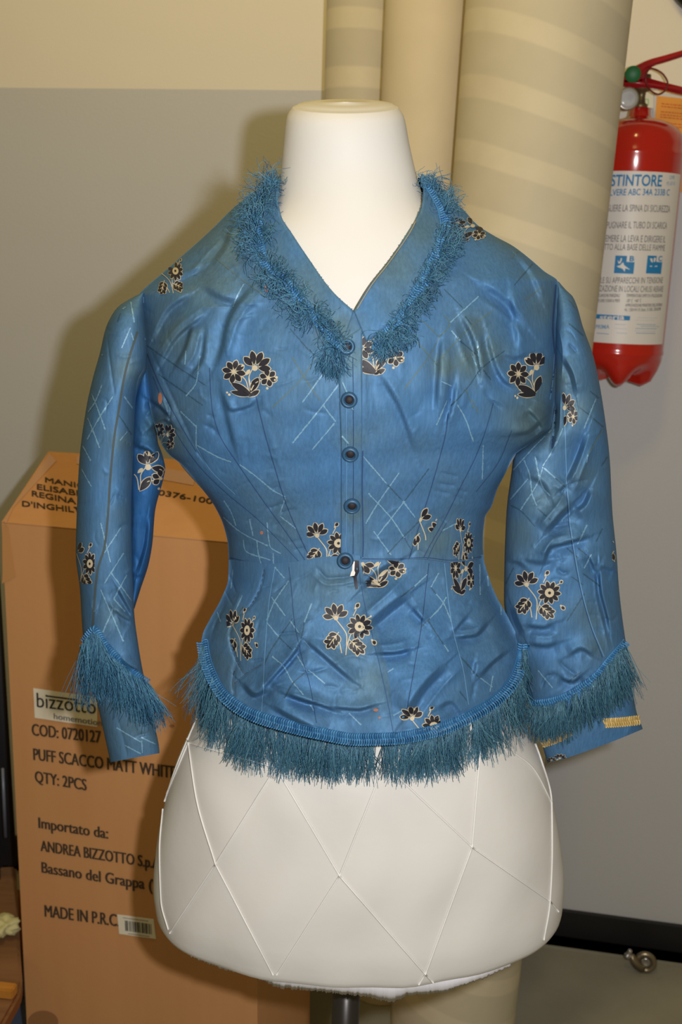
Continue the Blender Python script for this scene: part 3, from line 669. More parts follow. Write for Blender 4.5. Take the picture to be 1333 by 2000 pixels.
# --- woven trellis of ribbed lines (L light, D dark, O olive)
RIBS = {
 'body': [('O',[(423,505),(476,548),(526,584)]),('D',[(567,642),(616,698)]),('O',[(572,699),(608,757),(627,783)]),('O',[(618,699),(591,738),(534,795)]),('L',[(632,730),(591,786)]),('L',[(661,752),(640,780),(572,865)]),('L',[(654,826),(610,878)]),('L',[(632,792),(656,823)]),('L',[(668,850),(682,865)]),('L',[(685,798),(698,826)]),
  ('L',[(385,869),(428,893),(452,902)]),('L',[(469,907),(495,926),(534,958)]),('L',[(534,958),(558,970)]),('L',[(558,972),(548,1001)]),('L',[(548,1008),(579,1032)]),('L',[(438,977),(452,1000),(462,1027)]),('L',[(488,1013),(495,1046)]),('L',[(476,1054),(479,1073),(529,1094)]),('L',[(502,1054),(505,1078),(511,1103)]),('L',[(522,1020),(529,1068),(549,1081)]),('L',[(534,1080),(535,1102)]),('L',[(435,1008),(471,1039),(524,1066)]),
  ('O',[(824,625),(858,658)]),('O',[(866,615),(879,631),(858,661),(844,687),(791,759)]),('D',[(868,565),(904,601)]),('D',[(909,618),(921,634)]),('O',[(964,606),(916,642),(863,699)]),('L',[(935,579),(909,603),(880,630)]),('O',[(810,663),(856,714)]),('L',[(882,646),(899,666)]),('D',[(899,666),(930,692)]),('D',[(986,685),(940,721),(916,754),(882,793)]),('O',[(957,658),(916,699),(882,721)]),('L',[(932,666),(940,716)]),('D',[(940,716),(959,742)]),('L',[(921,692),(938,730)]),('L',[(863,745),(882,754)]),('O',[(909,759),(926,798)]),
  ('L',[(873,782),(853,830)]),('L',[(893,790),(908,815),(925,862)]),('O',[(924,780),(934,806)]),('L',[(944,869),(942,936)]),('L',[(710,891),(757,946)]),('D',[(757,946),(787,978)]),('L',[(787,978),(811,1010)]),('L',[(780,923),(735,988),(715,1022)]),('D',[(838,915),(791,978)]),('L',[(791,978),(737,1047)]),('L',[(720,963),(767,1015),(790,1050)]),('D',[(790,1050),(804,1074)]),('D',[(819,1018),(787,1050),(757,1082)]),('L',[(730,1037),(764,1084)]),('L',[(895,1020),(863,1037)]),
  ('D',[(288,675),(335,708),(404,754)]),('L',[(391,695),(384,747),(364,774)]),('D',[(311,731),(397,792)]),('L',[(384,830),(384,876)]),('L',[(353,803),(384,833)]),('L',[(364,685),(362,712)]),('D',[(1041,515),(1005,557)]),('O',[(1060,561),(1025,586)]),('O',[(998,505),(1020,480)]),('L',[(477,555),(462,582),(456,600)]),('D',[(560,520),(585,560)]),('O',[(780,520),(772,540)])],
 'over': [('L',[(537,1107),(556,1129)]),('L',[(565,1134),(534,1181),(522,1212)]),('L',[(531,1166),(558,1203)]),('D',[(572,1208),(547,1244),(526,1277),(517,1299)]),('L',[(522,1216),(545,1244)]),('D',[(545,1244),(571,1269)]),('L',[(567,1212),(585,1236)]),('L',[(609,1179),(595,1216)]),('D',[(595,1216),(589,1247),(578,1266)]),('L',[(593,1249),(606,1264)]),('L',[(580,1279),(600,1312)]),('L',[(532,1282),(554,1301),(572,1332),(593,1358)]),('L',[(600,1368),(615,1390)]),('D',[(598,1312),(572,1336),(556,1364)]),('L',[(603,1308),(635,1335)]),('L',[(682,1393),(706,1416)]),('L',[(456,1112),(452,1150)]),('L',[(474,1163),(462,1190)]),('L',[(425,1195),(432,1215)])],
 'under': [('L',[(836,1121),(810,1145)]),('D',[(810,1145),(783,1166)]),('L',[(769,1306),(751,1317)]),('L',[(787,1387),(769,1398)]),('L',[(857,1119),(842,1147)]),('D',[(842,1147),(852,1160)]),('L',[(852,1160),(866,1178),(882,1215)]),('L',[(872,1166),(862,1184),(840,1208)]),('D',[(840,1208),(823,1225)]),('D',[(837,1213),(866,1258)]),('L',[(868,1260),(876,1273)]),('D',[(898,1281),(935,1322)]),('L',[(938,1324),(962,1342)]),('L',[(963,1320),(957,1351)]),('L',[(937,1102),(938,1162)]),('L',[(952,1115),(954,1145)]),('L',[(978,1170),(979,1201)]),('D',[(898,1350),(912,1368)])],
 'slf': [('L',[(201,692),(189,714),(180,740)]),('L',[(200,752),(188,782),(170,809)]),('L',[(177,762),(188,789),(206,839)]),('L',[(221,774),(197,812),(171,858)]),('L',[(168,807),(180,835),(195,875)]),('L',[(242,774),(260,800)]),('D',[(231,809),(257,849)]),('L',[(248,843),(234,860)]),('L',[(151,900),(179,950)]),('L',[(158,862),(178,900)]),('L',[(197,1021),(216,1098)]),('L',[(236,1030),(204,1080)]),('L',[(241,1080),(204,1139)]),('L',[(216,1117),(256,1173)]),('L',[(247,1123),(222,1170)]),('L',[(197,1151),(241,1253)]),('L',[(221,1188),(201,1235)]),('L',[(222,1170),(244,1195)]),('L',[(228,1421),(275,1449)]),('L',[(276,1440),(303,1453)]),('L',[(277,1446),(278,1470)]),('L',[(244,1455),(275,1472)]),('L',[(256,590),(262,630)]),('D',[(236,612),(230,628)]),('L',[(246,600),(240,604)]),('L',[(255,640),(238,680)]),('L',[(256,650),(262,668)])],
 'slr': [('L',[(1004,918),(1044,874),(1078,841)]),('L',[(1025,899),(1036,929),(1040,963),(1049,987)]),('L',[(1046,891),(1055,934),(1063,955)]),('L',[(1063,955),(1076,968)]),('L',[(998,976),(1033,934)]),('L',[(1061,912),(1053,938),(1018,996)]),('L',[(1100,837),(1081,878),(1061,910)]),('L',[(1063,914),(1085,934)]),('D',[(1085,934),(1104,950)]),('D',[(1051,993),(1078,1017)]),('D',[(999,987),(1016,996),(1046,1028)]),('D',[(1153,764),(1179,784)]),('L',[(1164,779),(1141,837)]),('D',[(1130,794),(1153,811)]),('D',[(1160,818),(1185,839)]),('O',[(1177,839),(1149,888)]),('L',[(1149,888),(1145,903)]),('D',[(1190,888),(1175,910)]),('L',[(1147,1025),(1128,1064)]),('D',[(1177,1032),(1165,1058)]),('D',[(1108,1071),(1130,1090)]),('D',[(1130,1071),(1154,1090)]),('L',[(1156,1083),(1141,1110)]),('D',[(1004,1109),(986,1145)]),('D',[(1142,1160),(1108,1213)]),('D',[(1117,1126),(1139,1142)]),('D',[(1139,1120),(1173,1145)]),('L',[(1052,1309),(1080,1343)]),('D',[(1136,1312),(1110,1332)]),('D',[(1112,632),(1154,667)]),('O',[(1112,585),(1124,600)])],
}
PAN = {'body': body, 'over': over_, 'under': under, 'slf': sl_front, 'slu': sl_under, 'slr': sl_right}
for k, lst in RIBS.items():
    for kind, pts in lst:
        strip(PAN[k].mb, [PAN[k].tree], pts, 3.4 if kind == 'L' else 3.2, .0004, {'L': 'rib_light', 'D': 'rib_dark', 'O': 'rib_olive'}[kind], smooth=True, step=2.6, ragged=.6)
SEAMS_AND_SHADE = {
 'body': [('seam_and_shade_navy',1.8,[(500,772),(514,830),(535,905),(560,985),(583,1040),(608,1094)]),('seam_and_shade_navy',1.5,[(410,718),(414,790),(428,845),(465,905),(520,985),(560,1040),(598,1096)]),('seam_and_shade_navy',1.2,[(300,735),(340,835),(390,910),(440,960),(500,1010),(550,1060),(584,1096)]),('seam_pale',1.4,[(384,872),(410,915),(460,965)]),
  ('seam_and_shade_navy',1.8,[(880,778),(874,830),(860,890),(840,960),(818,1030),(799,1092)]),('seam_and_shade_navy',1.5,[(964,785),(952,830),(930,890),(900,950),(868,1015),(840,1065),(826,1092)]),('seam_and_shade_navy',1.2,[(1000,840),(975,900),(930,960)]),('seam_and_shade_navy',1.2,[(872,1022),(850,1060),(835,1092)]),('seam_and_shade_navy',1.6,[(447,1088),(480,1096),(520,1104),(560,1101),(620,1092),(690,1089)]),('seam_and_shade_navy',1.6,[(708,1091),(760,1092),(830,1089),(880,1094),(944,1087)]),
  ('seam_and_shade_navy',3.0,[(1086,556),(1080,640),(1084,700),(1076,770)]),('seam_pale',2.2,[(1083,690),(1080,740),(1074,780)]),('seam_and_shade_navy',2.5,[(709,880),(708,950),(710,1060),(709,1088)]),('seam_and_shade_navy',1.6,[(288,690),(310,745),(345,815),(384,882)])],  # short navy line beside the placket paints its edge shadow
 'over': [('seam_and_shade_navy',1.4,[(565,1107),(570,1150),(574,1200),(592,1290),(604,1330),(618,1412)]),('seam_pale',1.4,[(538,1107),(526,1180),(520,1250),(515,1340),(512,1396)]),('fold_shade_grey',1.8,[(517,1112),(511,1140),(492,1180),(478,1196)]),('fold_shade_grey',2.2,[(476,1185),(456,1216),(449,1232)]),('fold_shade_grey',1.8,[(451,1258),(458,1280),(476,1315)]),('fold_shade_grey',1.8,[(512,1298),(480,1316),(459,1335)]),('fold_shade_grey',1.6,[(459,1310),(455,1335),(458,1365)])],  # grey lines paint the shade inside the skirt creases
 'under': [('seam_and_shade_navy',1.6,[(838,1100),(832,1150),(824,1220),(814,1280),(795,1390)]),('seam_pale',1.6,[(868,1100),(872,1140),(878,1190),(888,1245),(905,1310),(915,1376)])],
 'slf': [('fold_shade_grey',4.2,[(268,648),(252,700),(242,740),(232,800),(224,850),(216,930),(210,1020),(204,1070),(192,1110),(186,1160),(182,1224)]),('seam_pale',2.4,[(279,580),(281,640),(286,700)])],  # grey strip paints the shade in the sleeve's fold gap
 'slr': [('seam_pale',1.8,[(1104,800),(1105,880),(1108,950),(1113,1010),(1121,1070),(1136,1150),(1155,1220),(1180,1282)]),('seam_and_shade_navy',1.4,[(1107,960),(1111,1010),(1119,1070),(1134,1150),(1153,1220),(1177,1284)]),('seam_and_shade_navy',5.0,[(1087,800),(1083,840),(1079,876)])],  # wide navy strip paints the dark of the arm slit
}
for k, lst in SEAMS_AND_SHADE.items():
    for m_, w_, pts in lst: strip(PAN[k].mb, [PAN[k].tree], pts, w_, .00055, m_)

# --- brocade sprigs: cream-edged black petals
def petal(cx, cy, ang, L, w, r0=0.12, n=11):
    """teardrop pointing out at `ang` from (cx,cy); local px, before the sprig transform."""
    t = np.linspace(0, 1, n); pr = np.sin(np.pi * t**1.2)**0.7 * w/2
    d = np.array([math.cos(ang), math.sin(ang)]); q = np.array([-d[1], d[0]])
    base = np.array([cx, cy])
    up = [base + d*(r0*L + tt*L*(1-r0)) + q*p for tt, p in zip(t, pr)]
    dn = [base + d*(r0*L + tt*L*(1-r0)) - q*p for tt, p in zip(t[-2:0:-1], pr[-2:0:-1])]
    return up + dn
def grow(poly, e):
    poly = np.array(poly); c = poly.mean(0); d = poly - c; r = np.linalg.norm(d, axis=1)[:, None]
    return c + d * (r + e) / (r + 1e-9)
def disc(cx, cy, r, n=12, ry=None): return [(cx + r*math.cos(a), cy + (ry or r)*math.sin(a)) for a in np.arange(n)*2*math.pi/n]
def daisy(cx, cy, r, n, rot=0.0, core=.17):
    out = [('k', petal(cx, cy, rot + 2*math.pi*i/n, r, r*3.7/n*(1.0 if n > 6 else .95), .2)) for i in range(n)]
    out.append(('c', disc(cx, cy, r*core)));
    if n > 8: out.append(('d', disc(cx, cy, r*.13)))
    return out
def fan(cx, cy, r, rot, n=5, spread=2.3):
    out = [('k', petal(cx, cy, rot + spread*(i/(n-1) - .5), r*(1.0 if i in (1, 2, 3) else .9), r*.36, .22)) for i in range(n)]
    out.append(('c', disc(cx, cy, r*.17))); return out
def leafy(cx, cy, r, rot):
    out = []
    d = np.array([math.cos(rot), math.sin(rot)]); q = np.array([-d[1], d[0]]); b0 = np.array([cx, cy])
    for k, f_ in enumerate((-.75, -.25, .25)):
        for sgn in (-1, 1):
            b = b0 + d*f_*r*.8; out.append(('k', petal(b[0], b[1], rot + sgn*.85, r*.78, r*.40, .05)))
    out.append(('k', petal(*(b0 + d*.3*r), rot, r*.75, r*.42, .05)))
    out.append(('l', [tuple(b0 - d*r*.85), tuple(b0 + d*r*.7)]))
    for f_ in (-.4, .05):
        b = b0 + d*f_*r
        for sgn in (-1, 1): out.append(('l', [tuple(b), tuple(b + (d*.7 + q*sgn*.6)*r*.45)]))
    return out
def stem(*pts): return [('l', list(pts))]
def bud(cx, cy, r, rot): return [('k', petal(cx - .3*r*math.cos(rot), cy - .3*r*math.sin(rot), rot, r*1.6, r*1.05, 0)), ('c', petal(cx - .9*r*math.cos(rot), cy - .9*r*math.sin(rot), rot, r*.9, r*.7, 0))]
SPRIG_A = (stem((8,-18),(-2,6),(2,30)) + stem((30,8),(12,14),(0,34)) + stem((-28,-6),(-8,10),(-2,32)) + fan(10,-14,34,-1.15,5,2.4) + daisy(-31,-7,23,8,.2) + daisy(36,5,17,6,.3)
   + [('k', petal(4,38,-2.62,46,13,0)), ('k', petal(4,40,-2.95,42,10,0)), ('k', petal(0,34,-1.05,34,14,0)), ('k', petal(-2,42,-.55,24,9,0))] + [('c', disc(52,4,2.6)), ('c', disc(49,9,2)), ('c', disc(34,25,2.6)), ('c', disc(-40,38,2.4)), ('c', disc(-44,34,2)), ('c', petal(-8,0,-.9,14,7,0))])
SPRIG_B = (stem((-4,48),(-2,14),(-22,-20)) + stem((-2,30),(6,8),(20,-6)) + stem((-12,44),(-16,24),(-24,12)) + fan(-22,-22,27,-1.75,5,2.5) + daisy(22,-6,23,10,.1,.40) + leafy(-27,18,20,2.2) + leafy(15,30,20,.75) + bud(16,-42,6,-.9) + bud(47,22,6,.8) + stem((10,-26),(16,-38)) + bud(44,-26,4,-.6) + stem((34,-20),(44,-25)))
def sprig(pan, items, cx, cy, sx=1.0, sy=None, rot=0.0, clip=None, flip=1):
    sy = sx if sy is None else sy; c, s = math.cos(rot), math.sin(rot)
    T = lambda pts: [(cx + flip*sx*(c*x - s*y), cy + sy*(s*x + c*y)) for x, y in np.array(pts)]
    mb_, tr = pan.mb, [pan.tree]
    for k, pts in items:
        if k == 'k': patch(mb_, tr, T(grow(pts, 1.6)), .0006, 'motif_cream', clip)
    for k, pts in items:
        if k == 'l': strip(mb_, tr, T(pts), 1.9*min(sx, 1.15), .00075, 'motif_cream', keep=clip)
        if k == 'c': patch(mb_, tr, T(pts), .00105, 'motif_cream', clip)
        if k == 'k': patch(mb_, tr, T(pts), .0009, 'motif_black', clip)
        if k == 'd': patch(mb_, tr, T(pts), .0013, 'motif_black', clip)
    for k, pts in items:     # veins lie over the leaf
        if k == 'l' and len(pts) == 2: strip(mb_, tr, T(pts), 1.3*min(sx, 1.15), .0012, 'motif_cream', keep=clip)
rect = lambda a, b, c, d: [(a, b), (c, b), (c, d), (a, d)]
sprig(body, SPRIG_A, 489, 733)
sprig(body, SPRIG_B, 332, 541, .66, .78, -.35, clip=rect(296, 500, 358, 575))
sprig(body, SPRIG_A, 1040, 733, .9, 1.0, -.15, clip=[(988,690),(1064,690),(1060,745),(1035,790),(988,790)])
sprig(body, SPRIG_A, 737, 690, 1.0, 1.0, .1, clip=rect(708, 640, 790, 740))
sprig(body, SPRIG_B, 641, 1066, .95, .95, 0, clip=rect(600, 1020, 700, 1092))
sprig(body, SPRIG_B, 836, 1040, .95, 1.0, .2, clip=[(826,985),(850,985),(855,1020),(818,1076),(802,1078)])
sprig(body, SPRIG_B, 905, 1060, .42, .95, .25, clip=rect(880, 1012, 925, 1094))
sprig(body, SPRIG_A, 322, 852, .45, .6, .6, clip=rect(300, 825, 345, 885))
sprig(body, SPRIG_A, 912, 448, .75, .6, .4)
sprig(under, SPRIG_A, 740, 1108, 1.0, .95, 0, clip=rect(704, 1095, 800, 1160))
sprig(under, SPRIG_A, 903, 1122, .48, .95, .2, clip=rect(880, 1095, 925, 1165))
sprig(under, SPRIG_B, 826, 1424, .95, .95, 0, clip=rect(780, 1380, 860, 1428))
sprig(over_, SPRIG_B, 680, 1230, 1.05, 1.05, 0)
sprig(over_, SPRIG_B, 471, 1240, .62, 1.05, -.1, clip=[(442,1188),(505,1188),(505,1300),(472,1300),(446,1240)])
sprig(sl_under, SPRIG_A, 278, 925, 1.0, 1.0, .12, clip=rect(262, 880, 322, 960))
sprig(sl_under, SPRIG_B, 282, 1168, .8, .9, .5, clip=rect(262, 1135, 300, 1190))
sprig(sl_front, SPRIG_B, 163, 1103, .62, .95, .15, clip=rect(146, 1060, 186, 1140))
sprig(sl_right, SPRIG_A, 1098, 808, .62, .85, .05, clip=[(1099,760),(1128,760),(1128,836),(1103,836)])
sprig(sl_right, SPRIG_B, 1052, 1163, .98)
sprig(sl_right, SPRIG_B, 1212, 1072, .8, .95, 0, clip=rect(1195, 1040, 1216, 1100))
sprig(sl_right, SPRIG_A, 1092, 1484, .4, .25, -.2)
for pan, x, y, rx, ry in ((body,521,565,3.5,8),(body,512,1040,3.2,3.6),(body,314,778,4,12),(body,332,802,9,4),(body,674,618,3,2),(body,716,715,4,3),(over_,735,1387,5,3),(over_,742,1402,2.5,2)):
    patch(pan.mb, [pan.tree], disc(x, y, rx, 10, ry), .0006, 'rust')

# slit below the last button painted on: white lining tab beside gap shade in black
patch(under.mb, [over_.tree, under.tree], [(694,1094),(702,1095),(703,1116),(698,1126),(699,1150),(695,1152),(692,1128),(686,1126),(691,1112)], .0012, 'motif_black')
patch(under.mb, [over_.tree, under.tree], [(690,1098),(694,1096),(694,1114),(696,1118),(694,1124),(685,1124),(687,1117),(689,1114)], .0016, 'label_white')
strip(over_.mb, [over_.tree], [(703,1118),(707,1150),(714,1185),(726,1235),(742,1300),(757,1365),(769,1432)], 1.6, .0006, 'lap_edge_shade')  # dark line painted in place of a shadow along the lapped edge
# --- put the panels together as parts
body_o = body.mb.build('bodice', jacket, fade=True)
under_o = under.mb.build('skirt_panel', jacket, fade=True)
over_o = over_.mb.build('skirt_panel', jacket, fade=True)
slf_o = sl_front.mb; slf_o = slf_o.build('sleeve', jacket, fade=True)
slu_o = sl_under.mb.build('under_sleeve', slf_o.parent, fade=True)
slr_o = sl_right.mb.build('sleeve', jacket, fade=True)
tag(slu_o, 'under-arm half of the sleeve, its grazing sheen painted as deeper blue')

# --- draped bands: collar facing, button placket
def band(name, A, B, nu, nv, off, m, trees, thick=.0016, extra=None):
    a, b = resample(A, n=nu), resample(B, n=nu); mb_ = MB(); V = []; fx = []; fy = []
    for i in range(nu):
        for j in range(nv):
            q = a[i] + (b[i] - a[i]) * j / (nv - 1); k = q; h = None
            for t in np.linspace(0, 1, 12):
                k = q + (b[i] - q) * t; h = hit(trees, *k)
                if h is not None: break
            Yh = h[0][1] if h is not None else Y0 - .07
            V.append(P(q[0], q[1], Yh - off)); fx.append(q[0]); fy.append(q[1])
    V = np.array(V).reshape(nu, nv, 3)
    V[:, :, 1] = smooth2(V[:, :, 1], 3)
    V = V.reshape(-1, 3); fc = grid_faces(nu, nv); mb_.add(V, fc, m, fade_of(np.array(fx), np.array(fy)))
    t = BVHTree.FromPolygons(V.tolist(), fc)
    if extra: extra(mb_, [t])
    o = mb_.build(name, jacket, fade=True)
    md = o.modifiers.new('cloth', 'SOLIDIFY'); md.thickness = thick; md.offset = 0
    return o, t
COLL_L = [(549,344),(543,385),(548,418),(572,458),(600,500),(650,569),(692,608)]
COLL_LO = [(512,372),(512,410),(512,450),(520,505),(560,562),(612,620),(668,672)]
COLL_R = [(692,608),(720,561),(760,509),(800,449),(824,405),(828,372),(824,340)]
COLL_RO = [(716,668),(752,642),(792,600),(832,535),(862,470),(864,420),(848,372)]
bt = [body.tree]
cl, clt = band('collar', COLL_L, COLL_LO, 70, 10, .0022, 'silk_blue', bt, extra=lambda m_, t: strip(m_, t, [(546,398),(556,430),(605,503),(655,570),(690,604)], 1.4, .0013, 'seam_and_shade_navy'))
cr, crt = band('collar', COLL_R, COLL_RO, 70, 10, .0022, 'silk_blue', bt, extra=lambda m_, t: strip(m_, t, [(697,604),(724,560),(764,508),(803,450),(822,408)], 1.0, .0013, 'gold_thread'))
PL, PR = [(663,668),(664,780),(667,880),(667,1000),(666,1089)], [(707,640),(708,780),(707,880),(706,1000),(707,1090)]
pl, plt = band('placket', PL, PR, 90, 12, .0026, 'silk_blue', bt, thick=.002, extra=lambda m_, t: [strip(m_, t, [(x, 700), (x+1, 860), (x, 1080)], 1.2, .0013, mm) for x, mm in ((676, 'seam_pale'), (690, 'seam_and_shade_navy'))] + [strip(m_, t, [(669, 745), (682, 775), (690, 800)], 4, .0013, 'rib_light'), strip(m_, t, [(668, 850), (682, 866)], 4, .0013, 'rib_light')])
TR_FRONT = TR_ALL + [clt, crt, plt]

# --- cloth-covered ring buttons
def frame(p, n_):
    z = n_ / np.linalg.norm(n_); x = np.cross([0, 0, 1.0], z); x /= np.linalg.norm(x); return x, np.cross(z, x), z
for (x, y), tilt in zip(((678,678),(683,780),(685,885),(688,986),(675,1094)), (.1, 0, 0, 0, .2)):
    h = hit([plt, body.tree, over_.tree], x, y); ex, ey, ez = frame(*h)
    u = np.linalg.norm(P(x+1, y, h[0][1]) - h[0])
    b_ = empty('button', h[0] - worg(jacket), None, None); b_.parent = jacket
    p = h[0] + ez*.0012
    R_ = 16.5*u
    prof = [(R_*.96, 0), (R_, .0012), (R_*.97, .0028), (R_*.86, .0042), (R_*.70, .0046), (R_*.62, .0042), (R_*.54, .0028), (R_*.50, .0012)]
    m_ = MB(); lathe(m_, prof, 'button_cloth', p, ez, 32); m_.build('rim', b_)
    m_ = MB(); lathe(m_, [(R_*.50, .0008), (R_*.48, .0018), (R_*.2, .0024), (R_*.02, .0026)], 'button_dark', p, ez, 24); tag(m_.build('centre', b_), 'dark brown centre')

# --- trims: looped braid and hanging silk fringe
def braid(name, parent, path, trees, width, rows_, m='braid_thread', pitch=4.6, lift=.0012):
    p = resample(path, pitch / 2.0); t = np.gradient(p, axis=0); t /= np.linalg.norm(t, axis=1)[:, None]; nn = np.stack([-t[:, 1], t[:, 0]], 1)
    mb_ = MB(); lastY = None
    strip(mb_, trees, path, width*.9, lift*.5, m)
    for i in range(len(p)):
        for r_ in range(rows_):
            if (i + r_) % 2: continue
            c = p[i] + nn[i] * width * ((r_ + .5)/rows_ - .5)
            h = hit(trees, *c)
            if h is None:
                if lastY is None: continue
                c3 = P(c[0], c[1], lastY)
            else: c3 = h[0]; lastY = c3[1]
            w = width / rows_ * .62; q = []
            for a in np.linspace(-1, 1, 5):
                d = nn[i]*w*a + t[i]*pitch*.45*(1 - a*a)*(1 if r_ % 2 else -1)
                q.append(P(c[0] + d[0], c[1] + d[1], c3[1] - lift - .0010*(1 - a*a)))
            tube(mb_, q, .0010, m, 5)
    for e in (-.5, .5) if rows_ > 1 else ():
        q = []
        for i in range(0, len(p), 2):
            c = p[i] + nn[i]*width*e*.92; h = hit(trees, *c)
            if h is not None: q.append(P(c[0], c[1], h[0][1] - lift*.8))
        if len(q) > 2: tube(mb_, q, .0009, m, 5)
    return mb_.build(name, parent)
def fringe(name, parent, path, n, direc, length, trees, spread=.25, curl=0.0, tuft=14, out=.006, segs=8, m='fringe_thread', r=.00034, root=5.0, jitter=.2, ystart=None, into=None, last=True):
    """silk threads from a path; direc(t) gives the hanging direction, length(t) the length, both in the front view."""
    path = resample(path, 3.0); L = len(path)
    nt_ = max(1, n // tuft); tc_ = np.sort(rng.uniform(0, 1, nt_)); td = rng.normal(0, spread, nt_); tl = rng.uniform(.78, 1.08, nt_); to = rng.uniform(.4, 1.3, nt_)
    allV, allF = [], []; k0 = 0; Ylast = 1.05
    for i in range(n):
        k = i % nt_; t = float(np.clip(tc_[k] + rng.normal(0, .55/nt_), 0, 1)); q = path[int(t*(L-1))] + rng.normal(0, root*.35, 2)
        a = direc(t) + td[k] + rng.normal(0, jitter); ln = length(t) * tl[k] * rng.uniform(.75, 1.08)
        h = hit(trees, *q)
        if h is None:
            h = hit(trees, *(q + [0, -8]))
        Ys = (h[0][1] if h is not None else (ystart if ystart else Ylast)) ; Ylast = Ys
        Ys -= .0022
        bend = rng.normal(0, .13 + curl); ph = rng.uniform(0, 6.28); wob = rng.uniform(.3, 1) * (2.0 + 8*curl)
        pts = []; pos = q.copy(); ang = a; o_ = out * to[k] * rng.uniform(.3, 1.4)
        for j in range(segs + 1):
            u = j / segs
            hh = hit(trees, *pos); Y = Ys - o_ * math.sin(math.pi*min(1, .15 + .6*u))
            if hh is not None and hh[0][1] - .0012 < Y: Y = hh[0][1] - .0012 - .002*rng.random()
            pts.append(P(pos[0], pos[1], Y))
            ang = a + bend*u*2.2 + curl*2.5*math.sin(ph + 4.5*u)
            g = min(.65, u*.8) if curl < .3 else 0
            d = np.array([math.cos(ang)*(1-g*.4), math.sin(ang) + g*.25]); pos = pos + d*ln/segs
        pts = np.array(pts)
        tg = np.gradient(pts, axis=0); tg /= np.linalg.norm(tg, axis=1)[:, None] + 1e-12
        s1 = np.cross(tg, FW); s1 /= np.linalg.norm(s1, axis=1)[:, None] + 1e-12; s2 = np.cross(tg, s1)
        rr = (r * rng.uniform(.8, 1.2)) * np.linspace(1, .6, segs+1)[:, None]
        ring = np.stack([pts + rr*s1, pts + rr*(-.5*s1 + .87*s2), pts + rr*(-.5*s1 - .87*s2)], 1).reshape(-1, 3)
        allV.append(ring); allF += [tuple(x + k0 for x in f) for f in grid_faces(segs+1, 3, True)]; k0 += len(ring)
    mb_ = into or MB(); mb_.add(np.concatenate(allV), allF, m)
    return mb_.build(name, parent) if last else mb_
dn = math.pi/2
TT = TR_FRONT + [T_TORSO]
hemp = [(396,1252),(400,1280),(408,1306),(432,1352),(482,1391),(560,1417),(620,1431),(700,1444),(770,1442),(850,1427),(920,1398),(980,1358),(1011,1316),(1022,1275),(1024,1258)]
hb = braid('braid_trim', jacket, hemp, TR_FRONT, 21, 2)
f1 = fringe('fringe', hb, [(x, y+9) for x, y in hemp], 3300, lambda t: dn + .25*max(0, 1 - t*5) + .08 - .35*max(0, t*6-5), lambda t: 84 + 12*math.sin(t*9) - 20*max(0, t*8-7), TT, spread=.20, tuft=24, m='fringe_teal', out=.010, jitter=.07, curl=.07, root=6)
lcp = [(164,1252),(172,1240),(184,1228),(200,1252),(222,1276),(250,1304),(270,1320),(292,1334)]
lb = braid('braid_trim', slf_o, lcp, [sl_front.tree], 11, 1)
fringe('fringe', slf_o, [(160,1262),(172,1246),(184,1238),(200,1262),(222,1286),(250,1312),(270,1328),(296,1342)], 1150, lambda t: dn - .10 - .24*t, lambda t: 98 - 14*t if t > .25 else 118 - 40*t, [sl_front.tree], spread=.11, tuft=22, out=.012, jitter=.09, curl=.06, root=6)
rcp = [(1034,1376),(1062,1374),(1095,1366),(1130,1348),(1165,1322),(1196,1286),(1224,1254)]
rb = braid('braid_trim', slr_o, rcp, [sl_right.tree], 15, 2)
fringe('fringe', slr_o, [(x, y+7) for x, y in rcp], 1300, lambda t: dn + .02 - .20*t, lambda t: 64 + 24*t, [sl_right.tree], spread=.16, tuft=22, out=.010, jitter=.13, root=6, m='fringe_teal')
ga = braid('gold_braid', slr_o, [(1060,1452),(1085,1444),(1113,1430)], [sl_right.tree], 14, 2, 'gold_thread')
gb = braid('gold_braid', slr_o, [(1182,1412),(1215,1410),(1250,1406)], [sl_right.tree], 16, 2, 'gold_thread')
tag(ga, 'short frayed length of gold braid'); tag(gb, 'gold zigzag braid at the cuff edge')
# collar trims
clp = [(536,352),(522,368),(508,392),(502,420),(506,455),(510,490),(530,528),(562,556),(590,590),(618,622),(645,656),(662,680)]
c1 = braid('braid_trim', cl, clp, TR_FRONT, 17, 2, lift=.004)
FM = fringe('fringe', cl, [(x-4, y+3) for x, y in clp], 620, lambda t: math.pi*(1.12 - .30*t) if t < .35 else dn + .55 - .5*t, lambda t: 62 - 14*t, TR_FRONT, spread=.8, curl=.30, tuft=12, out=.012, jitter=.5, root=8, last=False)
FM = fringe('fringe', cl, [(x+5, y-2) for x, y in clp], 420, lambda t: -.9 + 1.2*t, lambda t: 42, TR_FRONT, spread=.6, curl=.25, tuft=10, out=.012, jitter=.6, root=8, into=FM, last=False)
FM = fringe('fringe', cl, [(500,400),(530,365),(546,352)], 150, lambda t: -2.4 + .6*t, lambda t: 36, TR_FRONT, spread=.5, curl=.6, tuft=8, out=.006, jitter=.6, root=7, ystart=1.09, into=FM, last=False)
fringe('fringe', cl, [(640,672),(664,690)], 260, lambda t: dn + .25 - .4*t, lambda t: 62, TR_FRONT, spread=.25, curl=.15, tuft=12, out=.008, jitter=.25, root=9, into=FM)
crp = [(838,358),(852,382),(866,412),(870,440),(862,478),(846,515),(826,552),(800,598),(772,636),(748,662),(736,686)]
c2 = braid('braid_trim', cr, crp, TR_FRONT, 19, 2, lift=.004)
FM = fringe('fringe', cr, [(x+5, y+3) for x, y in crp], 800, lambda t: -.35 + 1.45*t, lambda t: 52 - 16*t, TR_FRONT, spread=.55, curl=.3, tuft=12, out=.012, jitter=.4, root=8, last=False)
